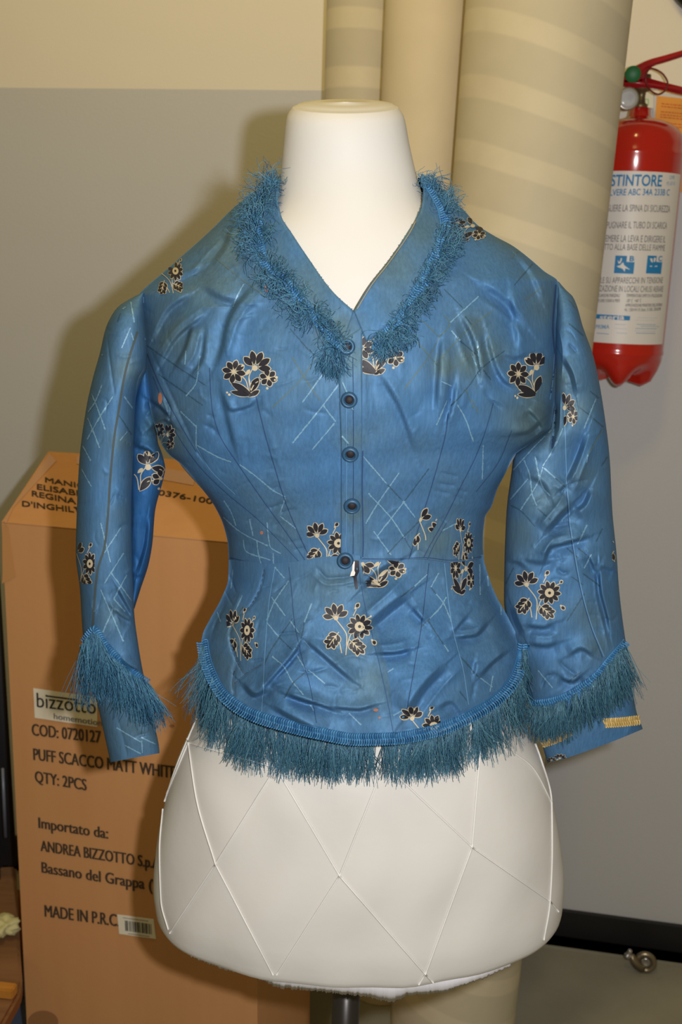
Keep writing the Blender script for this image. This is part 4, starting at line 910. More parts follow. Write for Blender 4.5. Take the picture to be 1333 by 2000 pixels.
FM = fringe('fringe', cr, crp[3:], 300, lambda t: math.pi + .35, lambda t: 24, TR_FRONT, spread=.6, curl=.4, tuft=10, out=.008, jitter=.6, root=7, into=FM, last=False)
FM = fringe('fringe', cr, [(828,352),(850,372),(866,400)], 190, lambda t: -1.2 + .6*t, lambda t: 36, TR_FRONT, spread=.6, curl=.7, tuft=8, out=.006, jitter=.6, root=7, ystart=1.08, into=FM, last=False)
fringe('fringe', cr, [(742,650),(775,660),(800,640)], 260, lambda t: dn - .2, lambda t: 40, TR_FRONT, spread=.5, curl=.3, tuft=10, out=.008, jitter=.4, root=9, into=FM)

# ------------------------------------------------------------------ cardboard box
def p2(x, y, Y): return P(float(x), float(y), float(Y))
YL, YR = 1.62, 1.485
fl_t, fr_t = p2(3, 1022, YL), p2(497, 1066, YR)
fdir = fr_t - fl_t; fdir[2] = 0; fw_ = np.linalg.norm(fdir); fdir /= fw_
BN = np.array([fdir[1], -fdir[0], 0.0]); BN = BN if BN[1] < 0 else -BN      # out of the front face
BP0 = fl_t.copy()
def onbox(x, y, off=0.0): return on_plane(np.array(float(x)), np.array(float(y)), BP0 + BN*off, BN)
c_fl, c_fr = onbox(3, 1022), onbox(497, 1066)
bl_, br_ = onbox(52, 1990), onbox(503, 1960)
def ground(p): q = p.copy(); q[2] = 0.0; return q
def extend_to_floor(a, b):     # continue the edge a->b down to the floor
    t = (0.0 - a[2]) / (b[2] - a[2]); return a + (b - a)*t
g_fl, g_fr = extend_to_floor(c_fl, bl_), extend_to_floor(c_fr, br_)
depth = 0.24
bk = -BN * depth
t_bl = onbox(95, 884, -depth); t_br = c_fr + bk + np.array([0, 0, t_bl[2] - c_fl[2] - (c_fl - c_fr)[2]*0.2])
box_o = empty('cardboard_box', ground((c_fl + c_fr)/2), 'tall brown cardboard box with black printed lettering standing left of the dress form', 'box')
def quad_grid(a, b, c, d, nu, nv, bulge=0.0, nrm=None):
    V = []
    for i in range(nv + 1):
        for j in range(nu + 1):
            u, v = j/nu, i/nv
            p = a*(1-u)*(1-v) + b*u*(1-v) + c*u*v + d*(1-u)*v
            if bulge: p = p + nrm*bulge*math.sin(math.pi*u)*math.sin(math.pi*v)
            V.append(p)
    return np.array(V), grid_faces(nv+1, nu+1)
mb = MB()
V, f_ = quad_grid(c_fl, c_fr, g_fr, g_fl, 12, 24); mb.add(V, [q for q in f_], 'cardboard')
V, f_ = quad_grid(c_fr, t_br, g_fr + bk, g_fr, 4, 8); mb.add(V, f_, 'cardboard')
V, f_ = quad_grid(t_bl, c_fl, g_fl, g_fl + bk, 4, 8); mb.add(V, f_, 'cardboard')
V, f_ = quad_grid(t_br, t_bl, g_fl + bk, g_fr + bk, 4, 8); mb.add(V, f_, 'cardboard')
up_ = np.array([0, 0, 1.0])
def print_line(mb_, s, vis, pl_, pr_, cap, m, off, plane=onbox, bold=0.0, slant=0.0):
    a, b = plane(*pl_, off), plane(*pr_, off); c = plane(pl_[0], pl_[1] - cap, off)
    ux = b - a; uy = np.linalg.norm(c - a) * (up_ if plane is onbox else (c - a)/np.linalg.norm(c - a))
    V, F_ = text_span(s, vis, bold)
    nr = (BN if plane is onbox else tn) * .0001
    for k, dx in enumerate((0.0, 1.1, 2.0) if m == 'card_ink' else (0.0, .8)):      # heavy printed strokes
        mb_.add(a + nr*k + (V[:, :1] + dx/abs(pr_[0]-pl_[0]) + slant*V[:, 1:]*cap/abs(pr_[0]-pl_[0])) * ux + V[:, 1:] * uy, F_, m)
print_line(mb, 'COD: 0720127', 'COD: 0720127', (62,1436), (196,1451), 24, 'card_ink', .0006)
print_line(mb, 'PUFF SCACCO MATT WHITE', 'PUFF SCACCO MATT WHIT', (65,1484), (331,1519), 24, 'card_ink', .0006)
print_line(mb, 'QTY: 2PCS', 'QTY: 2PCS', (68,1527), (168,1544), 23, 'card_ink', .0006)
print_line(mb, 'Importato da:', 'Importato da:', (75,1617), (210,1638), 22, 'card_ink', .0006)
print_line(mb, 'ANDREA BIZZOTTO S.p.A.', 'ANDREA BIZZOTTO S.p.', (79,1662), (296,1695), 22, 'card_ink', .0006)
print_line(mb, 'Bassano del Grappa (VI)', 'Bassano del Grappa (', (81,1704), (297,1739), 22, 'card_ink', .0006)
print_line(mb, 'MADE IN P.R.C.', 'MADE IN P.R.C', (87,1790), (227,1809), 24, 'card_ink', .0006)
# punched hand hole and scuff
for cx, cy, rx, ry in ((84, 1996, 30, 22), (336, 1418, 5, 3)):
    pts = [onbox(cx + rx*math.cos(a), cy + ry*math.sin(a), .0005) for a in np.linspace(0, 2*math.pi, 24, endpoint=False)]
    mb.add(np.array(pts), [tuple(range(24))], 'cardboard_edge')
mb.build('carton_body', box_o, smooth=False)
mb = MB()
tn = np.cross(c_fr - c_fl, t_bl - c_fl); tn /= np.linalg.norm(tn); tn = tn if tn[2] > 0 else -tn
def ontop(x, y, off=0.0): return on_plane(np.array(float(x)), np.array(float(y)), c_fl + tn*off, tn)
lip = np.array([0, 0, .002])
V, f_ = quad_grid(t_bl, t_br, c_fr, c_fl, 24, 14); mb.add(V + lip, f_, 'cardboard')
print_line(mb, 'MANICHINO', 'MANI', (88,941), (147,951), 10, 'marker_ink', .0032, ontop)
print_line(mb, 'ELISABETTA', 'ELISAB', (72,955), (147,967), 11, 'marker_ink', .0032, ontop)
print_line(mb, 'REGINA', 'REGINA', (62,968), (148,984), 11, 'marker_ink', .0032, ontop)
print_line(mb, "D'INGHILTERRA", "D'INGHIL", (43,988), (144,1000), 11, 'marker_ink', .0032, ontop)
print_line(mb, '0376-100', '0376-100', (308,966), (414,984), 11, 'marker_ink', .0032, ontop, slant=.3)
fo = mb.build('top_flap', box_o, smooth=False); md = fo.modifiers.new('card', 'SOLIDIFY'); md.thickness = .003; md.offset = -1
def box_poly(name, px, m, off, plane=onbox, extra=None, th=.0004):
    mb_ = MB(); a = [plane(*q, off) for q in px]; n_ = len(a)
    nr = BN if plane is onbox else tn
    b = [q - nr*th for q in a]
    mb_.add(np.array(a + b), [tuple(range(n_)), tuple(reversed(range(n_, 2*n_)))] + [(i, n_+i, n_+(i+1) % n_, (i+1) % n_) for i in range(n_)], m)
    if extra: extra(mb_)
    return mb_.build(name, box_o, smooth=False)
def logo(m_):
    print_line(m_, 'bizzotto', 'bizzot', (72,1381), (156,1391), 30, 'ink_black', .0016, bold=-.004)
    print_line(m_, 'homemotion', 'homem', (105,1404), (159,1412), 12, 'ink_grey', .0016, bold=0)
    q = [onbox(*z, .0016) for z in ((92,1358), (154,1366), (154,1369), (92,1361))]; m_.add(np.array(q), [(0,1,2,3)], 'ink_black')
tag(box_poly('logo_label', [(65,1344), (190,1362), (190,1420), (68,1402)], 'paper_label', .0010, extra=logo), 'white paper label with a thin black logo')
def bars(m_):
    x = 244.0
    while x < 296:
        w = random.choice((1.0, 1.0, 1.8, 2.6)); sl = (x - 244)*.14
        q = [onbox(*z, .0016) for z in ((x, 1798+sl), (x+w, 1798+sl), (x+w+1, 1818+sl), (x+1, 1818+sl))]; m_.add(np.array(q), [(0,1,2,3)], 'ink_black')
        x += w + random.choice((.9, 1.2, 2.0))
    q = [onbox(*z, .0016) for z in ((240,1792), (290,1799), (290,1800), (240,1793))]; m_.add(np.array(q), [(0,1,2,3)], 'ink_grey')
    q = [onbox(*z, .0016) for z in ((250,1823), (292,1829), (292,1830), (250,1824))]; m_.add(np.array(q), [(0,1,2,3)], 'ink_grey')
tag(box_poly('barcode_label', [(229,1786), (300,1795), (305,1834), (233,1824)], 'paper_label', .0010, extra=bars), 'small white barcode label')
tag(box_poly('packing_tape', [(4,1024), (16,1028), (28,1110), (31,1124), (4,1140), (5,1120)], 'tape', .0009), 'glossy brown tape folded over the corner')
box_poly('packing_tape', [(12,1022), (27,990), (110,900), (97,886), (6,1018)], 'tape', .0030, plane=ontop)
box_poly('packing_tape', [(150,890), (383,924), (378,948), (150,906)], 'tape', .0030, plane=ontop)

# ------------------------------------------------------------------ standing rolls
def standing_roll(name, label, top, bot, Y, m, group):
    """top / bot: (left x, right x, y) of the tube's outline in the front view."""
    def cr(e):
        a, b = p2(e[0], e[2], Y), p2(e[1], e[2], Y); return (a + b)/2, np.linalg.norm(b - a)/2
    (c1, r1), (c2, r2) = cr(top), cr(bot)
    ax = c1 - c2; k = lambda z: (z - c2[2]) / ax[2]
    z1, z0 = c1[2] + .12, 0.001
    at = lambda z: (c2 + ax*k(z), r2 + (r1 - r2)*k(z))
    (pa, ra), (pb, rb) = at(z0), at(z1)
    o = empty(name, (pa[0], pa[1], 0), label, 'roll', group)
    mb_ = MB(); n_ = 96; a = np.arange(n_)*2*np.pi/n_; rows_ = []
    for t in np.linspace(0, 1, 40):
        rows_.append((pa + (pb - pa)*t, ra + (rb - ra)*t))
    V = np.concatenate([c + np.stack([r*np.cos(a), r*np.sin(a), 0*a], 1) for c, r in rows_])
    fs = [f[::-1] for f in grid_faces(len(rows_), n_, True)]
    mb_.add(V, fs, m)
    # rim and hollow core
    for c, r, sgn in ((pa, ra, -1), (pb, rb, 1)):
        V = np.concatenate([c + np.stack([q*np.cos(a), q*np.sin(a), 0*a + dz], 1) for q, dz in ((r, 0), (r*.62, 0), (r*.62, -sgn*.15))])
        g_ = grid_faces(3, n_, True); mb_.add(V, g_ if sgn < 0 else [f[::-1] for f in g_], m)
    body_ = mb_.build('tube', o)
    return o, at
standing_roll('paper_roll', 'pale banded roll standing leftmost against the wall', (636, 786, 100), (588, 722, 1960), 2.07, 'roll_banded_pale', 'standing rolls')
standing_roll('paper_roll', 'plain tan roll standing between two banded rolls behind the neck', (749, 921, 100), (672, 812, 1960), 1.93, 'roll_plain', 'standing rolls')
standing_roll('paper_roll', 'thick banded roll standing in front beside the red extinguisher', (911, 1233, 0), (768, 1008, 1950), 1.78, 'roll_banded', 'standing rolls')

# ------------------------------------------------------------------ fire extinguisher
YE = wall_at(0.55) - 0.098
ET, EB = p2(1251, 215, YE), p2(1205, 690, YE); EA = (ET - EB); EL = np.linalg.norm(EA); EA /= EL
ER = 91 * np.linalg.norm(p2(1239, 340, YE) - p2(1240, 340, YE))
eh = lambda y: (690 - y) / (690 - 215) * EL
ex_ = np.cross([0, 1.0, 0], EA); ex_ = -ex_ if ex_[0] < 0 else ex_; ex_ /= np.linalg.norm(ex_)
ey_ = np.cross(EA, ex_); ey_ = -ey_ if ey_[1] < 0 else ey_                    # pointing to the wall
def ecyl(th, h, r): return EB + EA*h + r*(math.sin(th)*ex_ - math.cos(th)*ey_)
ext = empty('fire_extinguisher', EB + EA*eh(758), 'red fire extinguisher with white instruction label hanging on the wall', 'fire extinguisher')
def espin(mb_, prof, m, n=72, lobes=None):
    V = []
    for r, h in prof:
        for a in np.arange(n)*2*np.pi/n:
            rr, hh = r, h
            if lobes: rr, hh = lobes(a, r, h)
            V.append(ecyl(a, hh, rr))
    fs = [f[::-1] for f in grid_faces(len(prof), n, True)]; fs = [f[::-1] for f in fs]
    fs.append(tuple(range(n))[::-1]); fs.append(tuple((len(prof)-1)*n + j for j in range(n)))
    mb_.add(np.array(V), fs, m)
px_m = ER / 91
hb_ = eh(690)
prof = [(ER*.05, hb_-48*px_m), (ER*.35, hb_-56*px_m), (ER*.62, hb_-62*px_m), (ER*.80, hb_-52*px_m), (ER*.92, hb_-30*px_m), (ER*.985, hb_-10*px_m), (ER*.99, hb_), (ER*1.012, hb_+3*px_m), (ER*1.012, hb_+7*px_m), (ER, hb_+11*px_m)]
prof += [(ER, h) for h in np.linspace(hb_+14*px_m, eh(306), 12)]
prof += [(ER*1.012, eh(302)), (ER*1.012, eh(297)), (ER*.995, eh(294)), (ER*.985, eh(280)), (ER*.94, eh(264)), (ER*.84, eh(250)), (ER*.66, eh(240)), (ER*.45, eh(234)), (ER*.27, eh(230)), (ER*.225, eh(226)), (ER*.215, eh(212)), (ER*.1, eh(211))]
def lob(a, r, h):
    d = max(0.0, (hb_ - 14*px_m - h) / (48*px_m))
    c = .5 - .5*math.cos(5*(a + .09) + 0.0)
    return r*(1 - .16*c*min(1, d*1.6)), h + c*d*26*px_m
mb = MB(); espin(mb, prof, 'enamel_red', 90, lob); mb.build('cylinder', ext)
def cyl_hit(x, y, R):
    d = ray(np.array(float(x)), np.array(float(y))); o = CAM - EB
    dp = d - EA*(d @ EA); op = o - EA*(o @ EA)
    A, B, C = dp @ dp, 2*dp @ op, op @ op - R*R; D = B*B - 4*A*C
    t = (-B - math.sqrt(max(D, 0))) / (2*A); q = o + d*t
    return math.atan2(q @ ex_, -(q @ ey_)), q @ EA
RL = ER + .0006
mb = MB(); h0, h1 = eh(664) , eh(337)
thr = cyl_hit(1310, 500, RL)[0] + .10
ths = np.linspace(-2.0, thr, 60)
V = [ecyl(t, h, RL) for h in (h0, h1) for t in ths]; V += [ecyl(t, h, ER - .001) for h in (h0, h1) for t in ths]
nn_ = len(ths); fs = [(i, i+1, nn_+i+1, nn_+i) for i in range(nn_-1)]
fs += [(nn_+i, nn_+i+1, 3*nn_+i+1, 3*nn_+i) for i in range(nn_-1)] + [(2*nn_+i, 2*nn_+i+1, i+1, i) for i in range(nn_-1)] + [(nn_-1, 3*nn_-1, 4*nn_-1, 2*nn_-1)]
mb.add(np.array(V), fs, 'label_white')
RT_ = RL + .0005
def eline(s, vis, xl, yl, xr, yr, cap, m, bold=0.0, off=0.0):
    a, b = cyl_hit(xl, yl, RT_), cyl_hit(xr, yr, RT_); V, F_ = text_span(s, vis, bold)
    pts = []
    for u, v in V:
        th = a[0] + (b[0]-a[0])*u
        if th < -2.0: th = -2.0
        pts.append(ecyl(th, a[1] + (b[1]-a[1])*u + v*cap*px_m, RT_ + off))
    mb.add(np.array(pts), F_, m)
eline('ESTINTORE', 'TINTORE', 1202, 363, 1293, 364, 21, 'ink_blue', .02)
eline('POLVERE ABC 34A 233B C', 'VERE ABC 34A 233B C', 1197, 382, 1308, 382, 12, 'ink_blue', .012)
eline('D98', 'D98', 1309, 350, 1318, 350, 7, 'ink_paleblue'); eline('PS 67/15', 'PS 67/15', 1303, 362, 1319, 362, 7, 'ink_paleblue')
eline('TOGLIERE LA SPINA DI SICUREZZA', 'LIERE LA SPINA DI SICUREZZA', 1191, 413, 1309, 415, 13, 'ink_grey')
eline('IMPUGNARE IL TUBO DI SCARICA', 'UGNARE IL TUBO DI SCARICA', 1189, 446, 1303, 447, 13, 'ink_grey')
eline('PREMERE LA LEVA E DIRIGERE IL', 'MERE LA LEVA E DIRIGERE IL', 1187, 472, 1300, 474, 13, 'ink_grey')
eline('GETTO ALLA BASE DELLE FIAMME', 'TO ALLA BASE DELLE FIAMME', 1185, 488, 1299, 490, 12, 'ink_grey')
eline('USABILE SU APPARECCHI IN TENSIONE', 'E SU APPARECCHI IN TENSIONE', 1177, 553, 1295, 553, 12, 'ink_grey')
eline('UTILIZZAZIONE IN LOCALI CHIUSI AERARE', 'AZIONE IN LOCALI CHIUSI AERARE', 1176, 569, 1296, 570, 12, 'ink_grey')
eline('SCARICHE PARZIALI', 'ARICHE PARZIALI', 1173, 580, 1211, 580, 6, 'ink_black'); eline('TEMPERATURE LIMITI DI UTILIZZAZIONE', 'TEMPERATURE LIMITI DI UTILIZZAZIONE', 1224, 580, 1294, 580, 6, 'ink_black')
eline('VERIFICARE OGNI 6 MESI', 'ARE OGNI 6 MESI', 1173, 590, 1211, 590, 6, 'ink_black'); eline('-20° C   +60° C', '-20° C   +60° C', 1224, 590, 1253, 590, 6, 'ink_black')
eline('APPROVAZIONE MINISTERO DELL\'INTERNO', 'APPROVAZIONE MINISTERO DELL\'INTERNO', 1222, 599, 1294, 598, 6, 'ink_black')
eline('N. 13014115 Sott. 5 DEL 25/02/98', 'N. 13014115 Sott. 5 DEL 25/02/98', 1221, 608, 1291, 606, 6, 'ink_black')
def epatch(xa, ya, xb, yb, m, off=0.0):
    a, b = cyl_hit(xa, ya, RT_), cyl_hit(xb, yb, RT_); V = []
    t = np.linspace(a[0], b[0], 10)
    for h in (a[1], b[1]): V += [ecyl(q, h, RT_ + off) for q in t]
    mb.add(np.array(V), [(10+i, 11+i, 1+i, i) for i in range(9)], m)
epatch(1203, 499, 1238, 535, 'ink_blue'); epatch(1226, 497, 1240, 512, 'label_white', .0002); eline('B', 'B', 1230, 510, 1239, 510, 10, 'ink_blue', .03, .0005)
epatch(1266, 499, 1292, 535, 'ink_blue'); epatch(1284, 497, 1294, 512, 'label_white', .0002); eline('C', 'C', 1286, 510, 1293, 510, 10, 'ink_blue', .03, .0005)
def eshape(pts, m='label_white'):
    V = [ecyl(*cyl_hit(x, y, RT_), RT_ + .0003) for x, y in pts]; mb.add(np.array(V), [tuple(range(len(V)))[::-1]], m)
eshape([(1207,508),(1211,512),(1214,503),(1216,506),(1213,514),(1209,515)]); eshape([(1205,520),(1212,518),(1218,512),(1220,518),(1232,527),(1222,524),(1221,531),(1217,525),(1208,522)])
eshape([(1270,504),(1272,511),(1276,513),(1275,505)]); eshape([(1278,503),(1277,511),(1280,512),(1282,504)]); eshape([(1270,519),(1285,519),(1284,521),(1270,521)])
epatch(1160, 613, 1231, 626, 'ink_blue'); eline('steria', 'steria', 1172, 624, 1220, 624, 10, 'label_white', .02, .0005)
eline('PRIMA', 'RIMA', 1168, 642, 1191, 642, 8, 'ink_paleblue', .02)
for y in (633, 641, 650):
    for xa, xb in ((1200, 1228), (1240, 1284)): epatch(xa + rng.uniform(0, 6), y, xb - rng.uniform(0, 8), y+1.6, 'ink_paleblue')
epatch(1166, 650, 1190, 653, 'ink_paleblue')
for y in (620, 625, 646, 637): epatch(1246 + rng.uniform(-8, 6), y, 1282 + rng.uniform(-6, 8), y+1.1, 'ink_paleblue')
tag(mb.build('label', ext, smooth=False), 'white label with blue and grey Italian instructions')
YV = YE - .012
def slab(name, poly, Y, th, m, parent, bev=.002):
    n_ = len(poly); a = [p2(x, y, Y - th/2) for x, y in poly]; b = [p2(x, y, Y - th/2) + np.array([0, th, 0]) for x, y in poly]
    bm = bmesh.new(); va = [bm.verts.new(q) for q in a]; vb = [bm.verts.new(q) for q in b]
    bm.faces.new(va); bm.faces.new(vb[::-1])
    for i in range(n_): bm.faces.new((va[i], vb[i], vb[(i+1) % n_], va[(i+1) % n_]))
    bmesh.ops.recalc_face_normals(bm, faces=bm.faces[:])
    if bev: bmesh.ops.bevel(bm, geom=bm.edges[:], offset=bev, segments=2, affect='EDGES', clamp_overlap=True)
    bm.verts.index_update()
    mb_ = MB(); mb_.add(np.array([v.co[:] for v in bm.verts]), [[v.index for v in f.verts] for f in bm.faces], m); bm.free()
    return mb_.build(name, parent)
vb_ = MB(); espin(vb_, [(ER*.12, eh(212)), (ER*.15, eh(211)), (ER*.15, eh(205)), (ER*.10, eh(202)), (ER*.08, eh(190)), (ER*.09, eh(182)), (ER*.16, eh(180)), (ER*.18, eh(170)), (ER*.16, eh(150)), (ER*.05, eh(148))], 'brass_old', 24)
vb_.build('valve', ext)
slab('lever', [(1216,146),(1226,137),(1236,132),(1256,122),(1270,115.5),(1300,107.5),(1333,98),(1350,93),(1350,105),(1333,110.5),(1300,121),(1281,126),(1272,133),(1265,145),(1260,155),(1250,160),(1218,160)], YV, .022, 'lever_red', ext, .003)
slab('lever', [(1216,152),(1240,154),(1262,150),(1300,160.5),(1333,168.5),(1352,173),(1352,187),(1333,182.5),(1300,174.5),(1272,170),(1230,170),(1218,165)], YV + .002, .020, 'lever_red', ext, .003)
lc = p2(1237, 145, YV - .016); lz = CAM - lc; lz /= np.linalg.norm(lz)
m_ = MB(); lathe(m_, [(15*px_m, 0), (15*px_m, .003), (14*px_m, .004), (.001, .0042)], 'dot_green', lc, lz, 32); tag(m_.build('safety_seal', ext), 'round green seal disc')
gc = p2(1227, 193, YV - .030); gz = np.array([-.05, -1, .02]); gz /= np.linalg.norm(gz)
m_ = MB(); lathe(m_, [(12*px_m, -.018), (20*px_m, -.012), (21*px_m, .0), (20.5*px_m, .003), (17.5*px_m, .003)], 'gauge_metal', gc, gz, 40); gg = m_.build('pressure_gauge', ext)
m_ = MB(); lathe(m_, [(17.5*px_m, .0022), (12*px_m, .0036), (5*px_m, .0044), (.0004, .0046)], 'gauge_glass', gc, gz, 40); m_.build('gauge_face', gg)
wr = [(1271,133),(1283,136),(1296,144),(1306,160),(1303,174),(1296,181),(1288,185),(1278,182),(1267,173),(1261,156),(1264,140)]
wp = np.array([p2(x, y, YV - .014 + .02*math.sin(i*1.2)*(.3)) for i, (x, y) in enumerate(wr)])
wpp = np.array([np.interp(np.linspace(0, len(wr), 60, endpoint=False), np.arange(len(wr)+1), np.append(wp[:, k], wp[0, k])) for k in range(3)]).T
for _ in range(4): wpp = (np.roll(wpp, 1, 0) + wpp*2 + np.roll(wpp, -1, 0))/4
m_ = MB(); tube(m_, wpp, .0016, 'wire_red', 6, closed=True); m_.build('safety_ring', ext)
# hanging hook that carries the cylinder
hk = MB(); wz = onwall(1270, 218, .0)
a = ecyl(math.pi, eh(224), ER*.22); b = onwall(1258, 205, .004)
tube(hk, [a, (a + b)/2 + [0, 0, .004], b, b + [0, 0, -.05]], .005, 'chrome', 8); hk.build('hook', ext)

# ------------------------------------------------------------------ notices and fittings on the wall
def wall_poly(mb_, px, m, off, th=.0015):
    a = [onwall(x, y, off) for x, y in px]; n_ = len(a); b = [q - WN*th for q in a]
    mb_.add(np.array(a + b), [tuple(range(n_)), tuple(reversed(range(n_, 2*n_)))] + [(i, n_+i, n_+(i+1) % n_, (i+1) % n_) for i in range(n_)], m)
mb = MB(); wall_poly(mb, [(1284,187), (1372,196), (1358,378), (1268,369)], 'sheet_orange', .003, .002)
for k in range(9):
    y = 201 + k*5.4 + rng.uniform(-.4, .4); x0 = 1294 - .09*(y - 190)
    if k in (2, 6): continue
    x = x0
    while x < 1345:
        w = rng.uniform(3, 8); yy = y + (x-1294)*.10
        wall_poly(mb, [(x, yy), (x+w, yy+.1*w), (x+w, yy+.1*w+1.8), (x, yy+1.8)], 'ink_orange', .0034, .0003); x += w + 1.6
tag(mb.build('notice_sheet', smooth=False, origin=onwall(1320, 280)), 'orange notice sheet with red print on the wall behind the extinguisher', 'notice')
tg = empty('wall_tag', onwall(1266, 200), 'small white and green tag on the wall behind the extinguisher valve', 'tag')
mb = MB(); wall_poly(mb, [(1250,166), (1277,170), (1277,212), (1250,208)], 'tag_white', .003, .002); wall_poly(mb, [(1256,192), (1268,193.5), (1268,195), (1256,193.5)], 'tag_green', .0034, .0003); wall_poly(mb, [(1266,194), (1268,194), (1268,205), (1266,205)], 'tag_green', .0036, .0003); mb.build('tag_card', tg, smooth=False)
mb = MB(); wall_poly(mb, [(1262,209), (1277,211), (1276,234), (1270,236), (1262,228)], 'chrome', .007, .006); tag(mb.build('metal_clip', tg, smooth=False), 'shiny metal clip')
# dark round fitting cut by the upper right corner
fc = onwall(1410, -78, .0); m_ = MB(); lathe(m_, [(.095, .0), (.10, .004), (.10, .026), (.092, .032), (.001, .033)], 'black_gloss', fc, WN, 64)
tag(m_.build('wall_fitting', origin=fc), 'dark round-edged wall fitting just showing above the extinguisher', 'fitting')

# ------------------------------------------------------------------ caster by the skirting
cg = on_plane(np.array(1262.), np.array(1899.), (0, 0, 0), np.array([0, 0, 1.0]))
cs = np.linalg.norm(p2(1262, 1880, cg[1]) - p2(1263, 1880, cg[1]))
cast = empty('caster_wheel', cg, 'small metal caster with a round wheel lying by the black skirting', 'caster')
wc = p2(1262, 1876, cg[1]); wc[2] = 22.5*cs
wax = np.array([-.25, -1, .1]); wax /= np.linalg.norm(wax)
wx, wy, wz_ = frame(wc, wax); a = np.arange(40)*2*np.pi/40
m_ = MB(); tube(m_, wc + 16.5*cs*(np.cos(a)[:, None]*wx + np.sin(a)[:, None]*wy), 5.6*cs, 'caster_metal', 12, closed=True); m_.build('wheel', cast)
m_ = MB(); lathe(m_, [(9.5*cs, -.003), (9.5*cs, .001), (7*cs, .003), (5*cs, .0005), (.0004, .001)], 'chrome', wc, wax, 24); m_.build('hub', cast)
yc_ = cg[1] - .004
slab('fork', [(1232,1868), (1240,1866), (1252,1884), (1262,1890), (1262,1898), (1254,1902), (1240,1893), (1232,1880)], yc_, .010, 'caster_metal', cast, .002)
m_ = MB(); sp = p2(1229, 1862, yc_); lathe(m_, [(7*cs, -.010), (7*cs, -.004), (4.5*cs, -.003), (4.5*cs, .008), (3*cs, .010)], 'chrome', sp, (0.25, -.2, 1), 20); m_.build('swivel_pin', cast)

# ------------------------------------------------------------------ things on the low table at the left edge
ZT = .26
def ontable(x, y): return on_plane(np.array(float(x)), np.array(float(y)), (0, 0, ZT), np.array([0, 0, 1.0]))
tp = [ontable(x, y) for x, y in ((-160, 1700), (32, 1690), (40, 1860), (44, 1915), (40, 1938), (29, 1958), (14, 1985), (-12, 2030), (-160, 2080))]
tc0 = np.mean(tp, 0)
tab = empty('low_table', (tc0[0], tc0[1], 0), 'low brown wooden table with a rounded corner at the left edge', 'table')
bm = bmesh.new(); va = [bm.verts.new(q) for q in tp]; f0 = bm.faces.new(va); r_ = bmesh.ops.extrude_face_region(bm, geom=[f0])
for v in [g for g in r_['geom'] if isinstance(g, bmesh.types.BMVert)]: v.co.z -= .028
bmesh.ops.recalc_face_normals(bm, faces=bm.faces[:]); bmesh.ops.bevel(bm, geom=[e for e in bm.edges], offset=.005, segments=2, affect='EDGES', clamp_overlap=True); bm.verts.index_update()
mb = MB(); Vv = np.array([v.co[:] for v in bm.verts])
for f in bm.faces: pass
mb.add(Vv, [[v.index for v in f.verts] for f in bm.faces if abs(f.normal.z) > .8], 'wood_brown'); mb.add(Vv, [[v.index for v in f.verts] for f in bm.faces if abs(f.normal.z) <= .8], 'wood_edge'); bm.free()
mb.build('table_top', tab, smooth=False)
for k in (1, 4, 7, 8, 0):
    q = tc0 + (tp[k] - tc0)*.82
    if k in (4,): continue
    m_ = MB(); lathe(m_, [(.012, 0), (.018, ZT - .028)], 'wood_edge', (q[0], q[1], 0), n=16); m_.build('leg', tab)
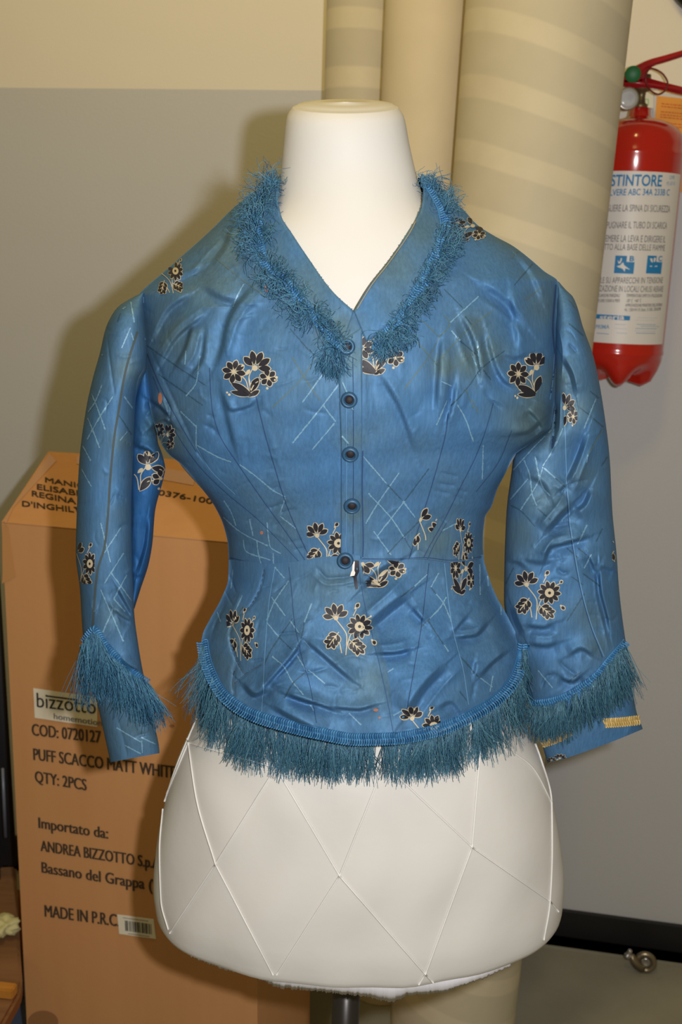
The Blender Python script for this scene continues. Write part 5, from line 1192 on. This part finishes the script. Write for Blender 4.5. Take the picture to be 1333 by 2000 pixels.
# black bag standing on the table
bb_ = ontable(8, 1745); bt_z = 1.02
bag = empty('black_bag', (bb_[0] - .08, bb_[1] + .04, ZT), 'tall black bag standing on the low table beside the cardboard box', 'bag')
bm = bmesh.new(); bmesh.ops.create_cube(bm, size=1)
for v in bm.verts: v.co = Vector((v.co.x*.20, v.co.y*.07, v.co.z*(bt_z - ZT)))
bmesh.ops.bevel(bm, geom=bm.edges[:], offset=.032, segments=5, affect='EDGES'); bm.verts.index_update()
Vv = np.array([v.co[:] for v in bm.verts]); Vv[:, 0] += .006*np.sin(Vv[:, 2]*14)
mb = MB(); mb.add(Vv + np.array([bb_[0] - .095, bb_[1] + .045, (bt_z + ZT)/2]), [[v.index for v in f.verts] for f in bm.faces], 'black_cloth'); bm.free(); mb.build('bag_body', bag)
q0 = P(5., 1500., bb_[1] + .005); q1 = P(11., 1636., bb_[1] + .005)
m_ = MB(); box(m_, (q0 + q1)/2, (.0055, .004, abs(q0[2] - q1[2])), 'strip_steel', bev=.001); tag(m_.build('edge_strip', bag), 'grey-blue strip on the bag')
# crumpled pale paper
cp = ontable(14, 1838); bm = bmesh.new(); bmesh.ops.create_icosphere(bm, subdivisions=4, radius=1)
from mathutils import noise as mn
for v in bm.verts:
    d = v.co.normalized(); s_ = 1 + .55*mn.noise(d*1.9 + Vector((3, 1, 2))) + .28*abs(mn.noise(d*5)) - .2
    v.co = Vector((d.x*.034*s_, d.y*.028*s_, d.z*.018*s_))
bm.verts.index_update(); zm = min(v.co.z for v in bm.verts)
Vv = np.array([v.co[:] for v in bm.verts]) + cp + np.array([-.012, .012, -zm + .0008])
mb = MB(); mb.add(Vv, [[v.index for v in f.verts] for f in bm.faces], 'paper_crumpled'); bm.free()
tag(mb.build('crumpled_paper', origin=cp), 'crumpled pale yellow paper lying on the low table', 'paper')
ob = ontable(10, 1948); mb = MB(); box(mb, ob + np.array([-.012, .006, .0095]), (.056, .020, .018), 'wood_orange', rotz(-.12), .002)
tag(mb.build('wooden_block', smooth=False, origin=ob), 'orange-brown wooden block near the rounded table corner', 'block')
# blue-grey mat on the floor under the table
fm = [on_plane(np.array(float(x)), np.array(float(y)), (0, 0, 0), np.array([0, 0, 1.0])) for x, y in ((-120, 1880), (60, 1890), (64, 2060), (-120, 2070))]
mb = MB(); mb.add(np.array([q + [0, 0, .004] for q in fm] + fm), [(0,3,2,1), (4,5,6,7), (0,1,5,4), (1,2,6,5), (2,3,7,6), (3,0,4,7)], 'floor_blue')
tag(mb.build('floor_mat', smooth=False, origin=np.mean(fm, 0)), 'blue-grey mat on the floor under the low table', 'mat')
